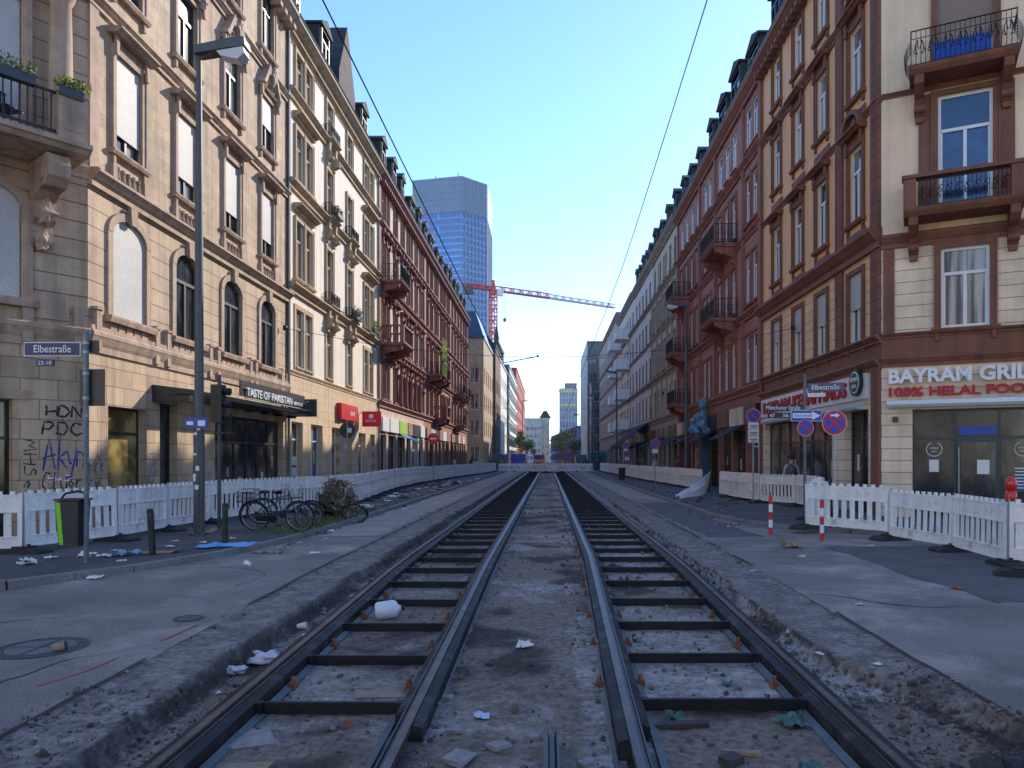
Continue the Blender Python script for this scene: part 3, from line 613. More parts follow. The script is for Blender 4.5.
# ---------------- RIGHT 1 : ochre corner house
R=thing('corner_house','ochre and brown corner house with the grill restaurant below, at the right','building',(9.8,34,0),-pi/2)
bays=[(2.2,.95),(4.9,.95),(7.4,.95),(10.35,.95)]
main=bays[:3]; tur=[bays[3]]
rows=[dict(z0=5.45,z1=7.65,s='std',w='T',bays=bays,g=['curt','dark','half'],blp=.8,bl=[.4,.5]),
 dict(z0=9.3,z1=11.65,s='ped',bays=main,g=['curt','dark','half']),dict(z0=9.3,z1=11.65,s='seg',bays=tur,g=['half']),
 dict(z0=13.25,z1=15.5,s='ped',bays=main,g=['curt','dark','half']),dict(z0=13.25,z1=15.5,s='tri',bays=tur,g=['half']),
 dict(z0=16.9,z1=18.9,s='std',w='T',bays=bays,g=['curt','dark'])]
facade(R,I4,12.1,19.6,rows,[],[(4.5,creamRC),(5.45,brownT),(8.0,ochreC),(19.6,ochre)],brownT,
  gf=[(.4,8.3,-.2,3.3,'shopb',dkgrey,6),(9.4,11.2,-.2,3.3,'shop',dkgrey,2)])
for z,p,h in((5.44,.2,.25),(4.75,.22,.35),(8.6,.4,.6),(12.45,.14,.2),(16.2,.2,.3),(19.7,.5,.55)): cornice(R,I4,-.02,12.12,z,brownT,p,h,dent=.5 if z>19 else 0)
mb=MB()
for u in(8.8,11.55): mb.box(u,u+.54,-.1,-.001,5.46,7.98).box(u,u+.54,-.1,-.001,8.62,19.1)
mb.build('quoins',brownQ,R)
MB().box(11.55,12.09,-.08,-.001,-.1,4.4).build('pilaster',brownT,R)
for c in(7.4,4.9,2.2,10.35):
    for z in(8.62,12.5,16.25): MB().box(c-.72,c+.72,-.05,-.001,z,z+.32 if z<9 else z+.25).build('spandrel',brownT,R)
MB().tube((.1,-.1,0),(.1,-.1,20),.055).build('drain_pipe',brownT,R)
MB().box(.2,11.3,-.12,-.003,3.62,4.4).build('sign_board',signWh,R)
text('BAYRAM KEBAPHAUS',letR,R,FR(.6,-.15,3.75),9.3,.5,.03,bold=.03)
MB().lathe((10.75,-.24,4.15),[(.42,0),(.42,.1)],24,'y').build('round_sign',signG,R); MB().lathe((10.75,-.245,4.15),[(.34,0),(.34,.004)],24,'y').lathe((10.75,-.25,4.15),[(.30,0),(.30,.004)],24,'y').build('round_sign_ring',[letW],R)
MB().lathe((10.75,-.256,4.15),[(.30,0),(.30,.004)],24,'y').build('round_sign_face',signG,R); text('BAYRAM',letW,R,FR(10.5,-.26,4.18),.5,.13,.004); text('GRILL',letW,R,FR(10.56,-.26,3.98),.38,.11,.004)
MB().yz([(-.003,3.3),(-.24,3.3),(-.27,3.38),(-.26,3.52),(-.003,3.55)],.6,11.0).build('awning_box',awnW,R)
CR=rel(R,9.8,21.9,atan2(-.447,.894)); LC=4.3
rows=[dict(z0=5.5,z1=7.75,s='std',bays=[(2.15,1.2)],g=['curt']),dict(z0=9.0,z1=12.1,s='std',bays=[(2.15,1.35)],g=['blue']),
  dict(z0=12.85,z1=15.4,s='std',bays=[(2.15,1.35)],g=['blue'],blp=1,bl=[.72],bm=blindb),dict(z0=16.9,z1=18.9,s='std',bays=[(2.15,1.2)])]
facade(R,CR,LC,19.6,rows,[],[(4.5,creamRC),(5.45,brownT),(8.0,creamRC),(19.6,creamR)],brownT,gf=[(.82,4.1,-.1,3.2,'shop',dkgrey,3)])
for z,p,h in((5.44,.12,.15),(4.75,.16,.3),(8.3,.2,.4),(12.45,.1,.15),(16.2,.2,.3),(19.7,.5,.55)): cornice(R,CR,0,LC,z,brownT,p,h)
mb=MB()
for u in(.98,2.98): mb.box(u,u+.36,-.06,-.001,8.72,12.2)
for u in(.05,3.9): mb.box(u,u+.3,-.06,-.0012,5.46,7.88)
mb.build('pilaster',brownT,R,CR)
bo=balcony(R,CR,2.05,2.9,8.72,1.0,brownT,'none',slab=.2)
mb=MB()
for x in(0,2.58): mb.box(x,x+.32,-.98,-.66,.001,.82)
mb.box(-.04,2.94,-1.02,-.64,.83,.93)
for x in(.02,2.66): mb.box(x,x+.22,-.639,-.005,.83,.92)
mb.build('balcony_post',brownT,bo,I4)
mb=MB().box(.32,2.58,-.86,-.83,.06,.09).box(.32,2.58,-.86,-.83,.76,.79)
for k in range(22):
    x=.38+k*.1; mb.tube((x,-.845,0),(x,-.845,.8),.008,n=4)
for k in range(10):
    x=.46+k*.22
    for s_ in(-1,1): mb.path([(x+s_*.09*(1-t/9)*cos(t*.9),-.845,.42+s_*.14*cos(t*.5)+.08*(1-t/9)*sin(t*.9)) for t in range(9)],.011,4)
mb.build('railing',blkm,bo,I4)
bo=balcony(R,CR,2.05,2.6,12.65,1.0,brownT,'none',slab=.2)
def bulge(z): return .16*sin(pi*min(1,z/.75))
mb=MB()
def ring(z,r,off=0):
    b=bulge(z)+off; mb.path([(.03-b,-.05,z),(.03-b,-.92-b,z),(2.57+b,-.92-b,z),(2.57+b,-.05,z)],r,4)
ring(.05,.015);ring(.78,.012);ring(1.0,.02)
for k in range(22):
    x=.05+k*.119; mb.path([(x,-.92-bulge(z),z) for z in(0,.2,.4,.6,.78,1.0)],.009,4)
for x0,sg in((.03,-1),(2.57,1)):
    for k in range(7): mb.path([(x0+sg*bulge(z),-.1-k*.12,z) for z in(0,.2,.4,.6,.78,1.0)],.009,4)
for k in range(7):
    x=.25+k*.35
    for s_ in(-1,1):
        mb.path([(x+s_*(.02+.13*(t/10)**.5*abs(cos(t*.7))),-.94-bulge(.4),.4+.3*sin(t*.63)*(1-t/14)) for t in range(11)],.013,4)
mb.build('railing',blkm,bo,I4)
MB().box(.6,2.0,-.5,-.46,.1,.75).build('screen',signB,bo,I4)
text('BAYRAM GRILL',letW,R,CR@FR(.2,-.15,3.95),3.72,.42,.03,bold=.035)
text('100% HELAL FOOD',letR,R,CR@FR(.2,-.12,3.57),3.72,.28,.03,bold=.035)
MB().yz([(-.003,3.26),(-.24,3.26),(-.27,3.34),(-.26,3.46),(-.003,3.5)],.15,LC).build('awning_box',awnW,R,CR)
MB().box(.3,.45,-.2,-.003,2.85,3.0).build('wall_lamp',dkgrey,R,CR)
o=MB().box(1.95,3.0,.17,.21,.0,2.35).build('door',dkgrey,R,CR); MB().box(2.05,2.9,.15,.165,.1,2.25).build('pane',G['dark'],o,I4); MB().tube((2.0,.12,.6),(2.0,.12,2.1),.022).build('handle',steel,o,I4)
MB().box(2.45,2.75,.14,.145,1.35,1.75).box(1.25,1.5,.2,.205,1.4,1.75).build('notice',paper,R,CR)
mb=MB()
for c in(1.38,3.55): mb.path([(c+.2*cos(t*pi/8+pi/2+.35),.195,2.05+.2*sin(t*pi/8+pi/2+.35)) for t in range(15)],.012,4)
mb.build('emblem',letW,R,CR)
for c in(1.38,3.55): text('BAYRAM',letW,R,CR@FR(c-.11,.195,2.06),.22,.05,.003); text('GRILL',letW,R,CR@FR(c-.08,.195,1.97),.16,.045,.003)
mb=MB()
for k in range(7): mb.box(3.35+.02*(k%2),3.62+.05*(k%3),.2,.203,1.5-k*.09,1.53-k*.09)
mb.build('menu_lettering',letW,R,CR)
MB().box(2.0,2.95,.2,.21,2.45,2.7).build('blue_strip',signB,R,CR)
SR=rel(R,9.8+LC*.894,21.9-LC*.447,0)
facade(R,SR,14,19.6,[dict(z0=a,z1=b,s='std',w='T') for a,b in F4],[(2,1.1),(5,1.1),(8,1.1),(11.5,1.1)],[(4.5,creamRC),(8.3,creamRC),(19.6,creamR)],brownT,gf=[(1,4,-.2,3.2,'shop'),(6,9,.6,3.1,'shop')])
for z,p,h in((4.75,.16,.3),(8.3,.2,.4),(19.7,.5,.55)): cornice(R,SR,0,14,z,brownT,p,h)
MB().tube((.12,-.12,0),(.12,-.12,20),.055).build('drain_pipe',brownT,R,SR)
cx,cy=9.8+LC*.894,21.9-LC*.447
body(R,[wl(R,*p) for p in((10.25,33.97),(10.25,22.2),(cx+.1,cy+.45),(cx+14,cy+.45),(cx+14,33.97))],19.5,creamR)
roof(R,I4,12.1,19.7,(2,5,8,11),5)
# ---------------- RIGHT 2..5
def rhouse(name,label,yfar,W,X,H,wm,tm,bays,sty,fm,seed,bal=(),zones=None,rows=None,roofm=None,nd=4,gl=('dark','half','curt'),signs=True):
    r=thing(name,label,'building',(X,yfar,0),-pi/2); rd=random.Random(seed)
    rows=rows or [dict(z0=a,z1=b,s=s_,fm=fm,g=list(gl)) for (a,b),s_ in zip(((5.45,7.8),(9.3,11.7),(13.2,15.5),(16.9,18.9)),sty)]
    gf=[]; u=.5
    while u<W-2:
        w=min(rd.choice([1.9,2.4,2.8]),W-.5-u); gf.append((u,u+w,-.2,3.2,rd.choice(['shop','dark','shopb','shop']),rd.choice([white,dkgrey,blkm]),2)); u+=w+.55
    facade(r,I4,W,H,rows,bays,zones or [(5.2,tm),(H,wm)],tm,gf=gf,rnd=rd)
    for z,p,h in((5.3,.25,.4),(8.9,.3,.35),(12.8,.2,.3),(16.4,.3,.35),(H,.45,.5)): cornice(r,I4,0,W,z,tm,p,h)
    for i,(a,b,*_) in enumerate(gf):
        if not signs: break
        m_=[signK,brownT,beigeR,signK,purT,signG][(i+seed)%6]
        MB().box(a-.1,b+.1,-.2,-.003,3.45,4.35).build('sign_board',m_,r)
        if i%2==0: MB().yz([(-.21,3.42),(-1.3,2.8),(-1.3,2.75),(-.21,3.37)],a,b).build('awning',awnf,r)
    for b in bal: balcony(r,I4,*b[:4],b[6] if len(b)>6 else tm,b[4])
    body(r,[(.02,.45),(W-.02,.45),(W-.02,11.5),(.02,11.5)],H-.1,wm)
    if nd: roof(r,I4,W,H,[W*(k+.5)/nd for k in range(nd)],seed,rm=roofm)
    return r
D2=rhouse('sandstone_house','mauve red sandstone house with black iron balconies, next beyond the ochre corner house',56,22,9.8,19.7,purple,purT,[(1.5,.95),(3.4,.95),(5.3,.95),(7.1,.8),(10.2,2.2,2),(13.6,.95),(15.2,.95),(16.8,.95),(20.2,2.2,2)],['std','std','std','none'],white,8,
  bal=[(3.4,3.0,9.05,1.3,'iron'),(3.4,3.0,12.9,1.3,'iron'),(15.9,3.4,9.05,1.3,'iron'),(15.9,3.4,12.9,1.3,'iron'),(3.4,3.0,5.5,1.2,'iron')],nd=7)
mb=MB()
for u in(0,8.0,12.4,18.6,21.6): mb.box(u,u+.35,-.12,-.001,5.31,19.8)
for c,w in((10.2,2.1),(20.7,2.1)):
    for z in(8.95,12.85,16.5): mb.box(c-w/2-.1,c+w/2+.1,-.04,-.0015,z,z+.32)
mb.build('pilaster',purT,D2)
D3=rhouse('beige_house','narrow beige stone house between the mauve sandstone house and the pinkish grey house',70,14,9.8,20.1,beigeR,beigeT,[(1.7,1.1),(4.5,1.9,2),(7.4,1.9,2),(10.2,1.1),(12.5,1.1)],['none','std','std','none'],woodf,9,nd=4)
mb=MB()
for u in(0,3.1,6.0,8.9,11.3,13.6): mb.box(u,u+.3,-.14,-.001,5.31,16)
mb.build('pilaster',beigeT,D3)
rr=[dict(z0=a,z1=a+2.2,s='none',fm=woodf,g=['dark','half']) for a in(5.6,9.2,12.8,16.4)]
D4=rhouse('grey_house','pinkish grey rendered house with plain rectangular windows, right side',84,14,9.8,20.2,greyR,greyT,[(1.6,1.3),(4.3,1.3),(7,1.3),(9.7,1.3),(12.4,1.3)],[],woodf,10,rows=rr,nd=5)
D5=rhouse('apartment_house','pale apartment house with stacked white boxy balconies, right side',103,19,9.8,20.4,greyR,greyT,[(2,1.4),(5,1.4),(8,1.4),(11,1.4),(14,1.4),(17,1.4)],[],woodf,11,rows=rr,nd=0)
for i,u in enumerate((3.5,12.5)):
    for z in(5.2,8.8,12.4,16.0):
        mb=MB().box(u-1.7,u+1.7,-1.7,-.01,z,z+.18); o=mb.build('balcony',whiteP,D5); MB().box(u-1.7,u+1.7,-1.7,-1.6,z+.18,z+1.25).box(u-1.7,u-1.6,-1.6,-.02,z+.18,z+1.25).box(u+1.6,u+1.7,-1.6,-.02,z+.18,z+1.25).build('parapet',whiteP,o,I4)
roof(D5,I4,19,20.4,[],3)
D6=rhouse('office_house','tall beige panelled office house before the dark tower block on the right',142,39,9.8,22,mat('beige_panels',(.46,.38,.31),brick=(1.6,30,.03,.6,.05)),greyT,[(2+4*k,1.4) for k in range(9)],[],dkgrey,12,rows=rr,nd=0,signs=False)
awn=MB().yz([(-.25,5.2),(-3.0,3.0),(-3.0,2.9),(-.25,5.1)],2.5,12).box(2.5,12,-3.02,-2.96,2.7,3.02).build('awning',awnf,D4)
# ---------------- FAR BUILDINGS
def grid_bldg(name,label,loc,rz,W,D,H,wm,wmat,cols,r0,rh,rw,rhh,front=True,side=None,fmat=None,roofm=None,rise=0):
    """plain block: front wall on local y=0 from x=0..W, side wall on x=W (or 0); windows are thin framed panes in the wall"""
    r=thing(name,label,'building',(*loc,0),rz)
    n=int((H-r0)/rh)
    def face(M,L,c):
        ops=[(u-rw/2,u+rw/2,r0+k*rh,r0+k*rh+rhh) for k in range(n) for u in [(q+.5)*L/c for q in range(c)]]
        wall_mesh(L,H,ops,t=.3).build('wall',wm,r,M)
        for a,b,z0,z1 in ops:
            o=inst('window',cached(('gw',round(rw,2),round(rhh,2),(fmat or white).name),lambda: MB().box(0,rw,.2,.26,0,.08).box(0,rw,.2,.26,rhh-.08,rhh).box(0,.08,.2,.26,.08,rhh-.08).box(rw-.08,rw,.2,.26,.08,rhh-.08).box(rw/2-.03,rw/2+.03,.2,.26,.08,rhh-.08).mesh('window',fmat or white)),r,M=M@Matrix.Translation((a,0,z0)))
            inst('pane',cached(('gp',round(rw,2),round(rhh,2),wmat.name),lambda: MB().box(.01,rw-.01,.24,.25,.01,rhh-.01).mesh('pane',wmat)),o)
    if front: face(I4,W,cols)
    else: wall_mesh(W,H,[]).build('wall',wm,r,I4)
    if side:
        s,c=side
        if s=='R': face(FR(W+.003,.006,0,pi/2),D-.012,c)
        else: face(FR(-.003,D-.006,0,-pi/2),D-.012,c)
    x0=.32 if side and side[0]=='L' else 0.01; x1=W-.32 if side and side[0]=='R' else W-.01
    MB().xy([(x0,.33),(x1,.33),(x1,D-.02),(x0,D-.02)],-.3,H-.02).build('rear_wall',wm,r)
    MB().box(-.15,W+.15,-.15,D,H,H+.35).build('parapet',roofm or wm,r)
    if rise: MB().xy([(0,0),(W,0),(W,D),(0,D)],H+.35,H+.4).add([(0,0,H+.36),(W,0,H+.36),(W,D,H+.36),(0,D,H+.36),(W*.2,D*.2,H+rise),(W*.8,D*.2,H+rise),(W*.8,D*.8,H+rise),(W*.2,D*.8,H+rise)],[(0,1,5,4),(1,2,6,5),(2,3,7,6),(3,0,4,7),(4,5,6,7)]).build('roof',roofm or slate,r)
    return r
tanF=mat('tan_far_stone',(.40,.30,.18),streak=.3); dbrown=mat('dark_brown_stone',(.15,.08,.06)); dglass=mat('dark_facade_panel',(.05,.07,.10),rough=.35); redF=mat('bright_red_panels',(.36,.07,.05),brick=(3,3.2,.06,.5,.08)); yel=mat('pale_yellow_panels',(.6,.52,.3)); bluep=mat('blue_grey_facade',(.13,.20,.34),rough=.8,brick=(1.4,3.2,.05,.6,.12)); whiF=mat('off_white_far_render',(.55,.53,.48))
grid_bldg('corner_house','tan stone corner house beyond the crossing with a dark blue glass roof, left side',(-16.5,104),0,7.5,18,18.5,tanF,G['half'],3,1.2,3.7,1.3,2.2,side=('R',5),fmat=white,roofm=mat('dark_blue_roof_glass',(.03,.06,.10),rough=.2),rise=4.5)
grid_bldg('town_house','narrow dark reddish brown house beyond the tan corner house, left side',(-20,122.1),0,11.4,13,20,dbrown,G['dark'],4,1.2,3.8,1.3,2.2,side=('R',4),fmat=woodf,rise=3)
grid_bldg('town_house','white rendered house with a grey roof, left side of the far street',(-20,135.2),0,11,28,20,whiteP,G['half'],4,1.2,3.6,1.5,2.0,side=('R',7),rise=3)
r=grid_bldg('office_block','dark glass office block with white window bands and a small spire, left side',(-20,163.4),0,11.4,38,22,dglass,G['dark'],3,4.5,3.5,2.6,1.7,side=('R',8),fmat=white)
mb=MB()
for k in range(6): mb.box(11.42,11.6,.2,37.6,3.6+k*3.4,4.4+k*3.4)
mb.build('white_band',whiteP,r)
MB().lathe((8.6,1.8,22.3),[(1.6,0),(1.6,2.5),(1.9,2.6),(1.2,4),(.5,5.5),(.6,6),(.1,9)],8).build('spire',slate,r)
grid_bldg('office_block','bright red panelled office block at the far end of the left row',(-20,202),0,11.4,76,26,redF,G['dark'],3,2,3.4,1.8,1.6,side=('R',14),fmat=dkgrey)
grid_bldg('far_house','off white stepped office house closing the far street on the left',(-12.8,318),0,9.8,20,18.5,whiFm if False else whiF,G['half'],6,1,3.1,1.1,1.6)
r=grid_bldg('tower_house','pale house with a dark pyramid capped stair tower closing the street',(-3.2,325),0,3.9,8,19,whiF,G['half'],2,3,3.1,.9,1.5)
MB().add([(-.6,-.6,19.4),(4.5,-.6,19.4),(4.5,8,19.4),(-.6,8,19.4),(1.2,2,22.5),(2.7,2,22.5),(2.7,5,22.5),(1.2,5,22.5)],[(0,1,5,4),(1,2,6,5),(2,3,7,6),(3,0,4,7),(4,5,6,7),(0,3,2,1)]).build('roof',slate,r)
grid_bldg('far_house','low white house at the very end of the street under the stair tower',(0.3,345),0,8,10,8,whiF,G['half'],4,1,3,1.1,1.5)
grid_bldg('far_house','pale hazy office house at the very end behind the round tree',(1.5,480),0,14,14,14,whiF,G['half'],6,1,3.1,1.2,1.6)
# houses behind the viewpoint that light and window reflections come from
grid_bldg('corner_house','beige house on the near side of the crossing, left','' or (-22.5,-42),0,12,41,19.5,cream,G['half'],3,1.2,3.8,1.2,2.2,side=('R',12),rise=3)
grid_bldg('corner_house','reddish house on the near side of the crossing, right',(9.8,-42),0,12,41,19.5,redW,G['half'],3,1.2,3.8,1.2,2.2,side=('L',12),rise=3)
farblue=flat('matt_blue_glazing',(.05,.09,.16),.6,spec=.2)
# blue low block along the right with its long side to the street
r=thing('office_block','long low blue glazed office block at the far right end of the street','building',(1.2,300,0),0)
ang=atan2(-100,6.6); Mb=FR(0,0,0,ang)
ops=[(1+k*4.2,1+k*4.2+3.2,z,z+2.2) for k in range(23) for z in(1,4.3,7.4)]
wall_mesh(100,10.5,ops).build('wall',bluep,r,Mb)
for a,b,c,d in ops:
    o=inst('window',cached(('bw',),lambda: MB().box(0,3.2,.18,.24,0,.1).box(0,3.2,.18,.24,2.1,2.2).box(1.55,1.65,.18,.24,.1,2.1).mesh('window',dkgrey)),r,M=Mb@Matrix.Translation((a,0,c)))
    inst('pane',cached(('bp',),lambda: MB().box(.01,3.19,.22,.23,.01,2.19).mesh('pane',farblue)),o)
MB().xy([(0.3,-.4),(6.9,-99.9),(25,-99.9),(25,0)],-.3,10.48).build('rear_wall',bluep,r)
wall_mesh(18,10.5,[(1,16,1,2.8),(1,16,4.3,6.2),(1,16,7.4,9.4)]).build('wall',bluep,r,FR(6.62,-100.2))
for z in(1,4.3,7.4): MB().box(7.6,22.6,-99.95,-99.92,z,z+2).build('window_band',G['blue'],r)
r=grid_bldg('high_rise','pale blue and yellow high rise slab with a stepped top above the low blue block',(4.8,305),0,7.3,14,30,mat('pale_blue_panels',(.34,.42,.5)),G['blue'],6,2,3.1,.85,2.3,side=('L',6),fmat=whiteP)
MB().box(-.05,7.35,-.06,-.01,28.6,30.2).box(-.05,7.35,-.06,-.01,22.9,24.0).build('yellow_band',yel,r); MB().box(2.2,7,1,12,30.36,32.6).build('roof_plant',zinc,r)
r=grid_bldg('tower_block','dark slate office tower block with a light end wall, right side',(8.0,150),0,7.8,30,25,dglass,G['dark'],4,4,3.3,1.6,1.5,side=('L',8),fmat=dkgrey)
mb=MB()
for k in range(9): mb.box(-.22,-.01,.5+k*3.3,1.6+k*3.3,.2,25)
mb.build('light_fin',whiteP,r)
r=grid_bldg('shop_house','narrow dark fronted house squeezed between tower block and beige office house',(8.3,143),0,6.5,6.6,16,dglass,G['dark'],3,3,3.2,1.2,2,side=('L',2),fmat=white)
# ---------------- OFFICE TOWER
towp=mat('tower_grey_blue_panels',(.15,.21,.30),rough=.4,metal=.3,brick=(1.8,3.6,.12,.55,.05),spec=.8); towb=mat('tower_blue_glass',(.025,.11,.29),rough=.3,metal=.3,brick=(30,3.6,.5,2.6,.05),spec=1)
T=thing('office_tower','very tall blue glass office tower rising behind the left roofs','building',(-77,425,0),0)
pts=[(0,0),(28.5,-7),(41.5,6),(41.5,45),(0,45)]
MB().xy(pts,-.3,140).build('lower_shaft',towb,T)
MB().xy([(-.3,-.3),(28.6,-7.4),(42,6),(42,45.3),(-.3,45.3)],140,160).build('crown',towp,T)
mb=MB(); 
for k in range(8):
    t=k/7; mb.xy([(28.6+13*t-.35,-7.3+13*t-.3),(28.6+13*t+.35,-7.3+13*t-.3),(28.6+13*t+.35,-7.3+13*t+.5),(28.6+13*t-.35,-7.3+13*t+.5)],0,139.9)
for k in range(9):
    y=8+k*4.5; mb.box(41.4,42,y-.4,y+.4,0,139.9)
for k in range(3): mb.box(-.2+k*.9,.3+k*.9,-.4-k*.2,.2-k*.2,0,139.9)
mb.build('corner_fins',towp,T)
mb=MB()
for k in range(22):
    t=(k+.5)/22; mb.box(28.5*t-.25,28.5*t+.25,-7*t-.65,-7*t,140.2,159.8)
for k in range(10):
    t=(k+.5)/10; mb.box(28.6+13.2*t-.25,28.6+13.2*t+.25,-7.4+13.2*t-.5,-7.4+13.2*t,140.2,159.8)
mb.build('crown_fins',towp,T)
mb=MB().box(8,14,10,18,160,163)
for x,h in((12,5),(24,4),(25,7),(27,3)): mb.tube((x,6,160),(x,6,160+h),.25,n=5)
mb.build('roof_plant',zinc,T)
mb=MB()
for k in range(40): 
    z=3+k*3.42; mb.add([(.1,-.12,z),(28.3,-7.1,z),(28.3,-7.1,z+.5),(.1,-.12,z+.5)],[(0,1,2,3)])
mb.build('floor_bands',towp,T)
# ---------------- CRANE
cr=thing('tower_crane','red tower crane with long white tipped jib beyond the left roofs','crane',(-18.4,250,0),atan2(30,43.3))
redc=flat('red_crane_paint',(.5,.05,.05),.5); whc=flat('white_crane_paint',(.6,.45,.45),.5)
def lattice(mb,a,b,w,n,tri=False,r=.09,h=None):
    r*=1.5
    a=Vector(a); b=Vector(b); d=(b-a)/n; ax=d.normalized()
    if tri: offs=[Vector((0,-w/2,0)),Vector((0,w/2,0)),Vector((0,0,h))]
    elif abs(ax.z)>.5: offs=[Vector((-w/2,-w/2,0)),Vector((w/2,-w/2,0)),Vector((w/2,w/2,0)),Vector((-w/2,w/2,0))]
    else: offs=[Vector((0,-w/2,0)),Vector((0,w/2,0)),Vector((0,w/2,h)),Vector((0,-w/2,h))]
    m=len(offs)
    for o in offs: mb.tube(a+o,b+o,r*1.3,n=4)
    for i in range(n):
        p=a+d*i
        for k in range(m): mb.tube(p+offs[k],p+offs[(k+1)%m]+(d if i%2 else Vector()),r*.7,n=4); mb.tube(p+offs[k]+(Vector() if i%2 else d),p+offs[(k+1)%m]+d*.5,r*.7,n=4)
mb=MB(); lattice(mb,(0,0,-.3),(0,0,57),1.9,30,r=.13); mb.build('mast',redc,cr)
mb=MB(); lattice(mb,(1,0,58),(23,0,58.2),1.5,12,True,.11,1.6); mb.build('jib',redc,cr)
mb=MB(); lattice(mb,(23,0,58.2),(53,0,58.2),1.4,17,True,.10,1.4); mb.build('jib_tip',whc,cr)
mb=MB(); lattice(mb,(-11,0,58),(-1,0,58),1.6,6,r=.11,h=1); mb.build('counter_jib',redc,cr)
MB().box(-11,-8,-.9,.9,55.6,58.6).build('counterweight',dkgrey,cr)
MB().box(-1.1,1.1,-1.1,1.1,56.6,58.3).xz([(-.8,58.3),(.8,58.3),(.2,61.5),(-.2,61.5)],-.5,.5).build('slewing_unit',redc,cr)
MB().box(.8,3,-1.6,-.6,56.2,58.3).build('cab',whiteP,cr)
MB().tube((0,0,61.3),(22,0,59.8),.06,n=4).tube((0,0,61.3),(-9,0,59),.06,n=4).build('tie_rod',redc,cr)
MB().tube((4.5,0,49),(4.5,0,58),.05,n=4).box(4.1,4.9,-.3,.3,48,49.2).build('hook_block',dkgrey,cr)
# ---------------- GROUND
def g(y): return -.12*min(1.3,max(0.,(12-y)/7.4))
def fn(x,y,s=1.,oct=3): return noise.fractal(Vector((x*s,y*s,3.7)),1.,2.,oct)
asph=mat('worn_asphalt_sun_streaks',(.205,.182,.155),rough=.85,var=.3,vs=.6,fine=.3,fs=55,bump=.8,bs=90,bd=.008,stain=(.45,.5,.62,(.35,.31,.255)))  # pale stain colour paints in streaks of sun reflected from the windows
pavm=mat('dark_pavement_asphalt',(.075,.07,.068),rough=.9,var=.25,vs=.8,fine=.25,fs=70,bump=.6,bs=80,bd=.008,stain=(.7,.5,.7,(.12,.115,.11)))
kerbm=mat('granite_kerb',(.20,.195,.19),rough=.8,var=.2,fine=.25,fs=40)
gm_=mat('bare_earth',(.12,.11,.10)); MB().quad((-900,-60,-.6),(900,-60,-.6),(900,1500,-.6),(-900,1500,-.6)).build('ground',gm_)['kind']='structure'
MB().quad((-60,97.8,0),(60,97.8,0),(60,700,0),(-60,700,0)).build('far_road',asph)['kind']='structure'
def sheet(name,x0,x1,ys,dx,hf,m,attr=None,smooth=True):
    n=int((x1-x0)/dx)+1; xs=[x0+(x1-x0)*i/n for i in range(n+1)]; vs=[];fs=[];at=[]
    for y in ys:
        for x in xs: vs.append((x,y,hf(x,y)))
    k=len(xs)
    for j in range(len(ys)-1):
        for i in range(n): fs.append((j*k+i,j*k+i+1,(j+1)*k+i+1,(j+1)*k+i))
    me=bpy.data.meshes.new(name); me.from_pydata(vs,[],fs); me.materials.append(m)
    me.polygons.foreach_set('use_smooth',[smooth]*len(fs))
    if attr:
        a=me.color_attributes.new('zone','FLOAT_COLOR','POINT'); fl=[]
        for v in vs: fl.extend(attr(v[0],v[1],v[2]))
        a.data.foreach_set('color',fl)
    o=bpy.data.objects.new(name,me); COL.objects.link(o); o['kind']='structure'; return o
def yseq(a,b,q,cap=3):
    r=[a]; 
    while r[-1]<b: r.append(r[-1]+min(cap,max(.028,r[-1]*q)))
    r[-1]=b; return r
XL,XR=-3.75,3.42
def hroad(x,y): 
    e=min(abs(x-XL),abs(x-XR))
    return g(y)+.012*fn(x,y,.6)+.003*fn(x,y,4)+(-.01 if e<.02 else 0)
YR=[-4,-1,1,2]+yseq(3,97.8,.02)
sheet('road',-34,XL,YR,.25,hroad,asph); sheet('road',XR,34,YR,.25,hroad,asph)
def smooth(a,b,x): t=max(0,min(1,(x-a)/(b-a))); return t*t*(3-2*t)
def edges(y):
    cl=smooth(7.6,5.2,y)
    l=-3.08+.09*fn(1,y,.8)+.03*fn(5,y,5); r=2.66+.09*fn(9,y,.8)+.04*fn(3,y,5)+.72*cl
    return l,r,cl
def htrench(x,y):
    l,r,cl=edges(y); bed=-.175
    if -1.07<x<.77: bed=-.15
    h=bed+.022*fn(x,y,1.3)+.012*fn(x,y,6)+.006*fn(x,y,18)
    if x<l+.12:
        t=smooth(l+.06,l-.015,x); top=-.028+.009*fn(x,y,2)+.004*fn(x,y,9)
        h=h*(1-t)+top*t
        if x<XL+.06: h=h*(1-smooth(XL+.06,XL,x))+(-.012)*smooth(XL+.06,XL,x)
    if x>r-.12:
        w=.015+.4*cl; t=smooth(r-.06,r+w,x); top=-.028+.009*fn(x,y,2)+.004*fn(x,y,9)-.05*cl*smooth(3.6,2.9,x)
        h=h*(1-t)+top*t
        if x>XR-.06: h=h*(1-smooth(XR-.06,XR,x))+(-.012)*smooth(XR-.06,XR,x)
    if x<-2.62: h-=.03*smooth(-2.7,-2.9,x)*(1-smooth(l+.1,l-.05,x))
    return g(y)+h
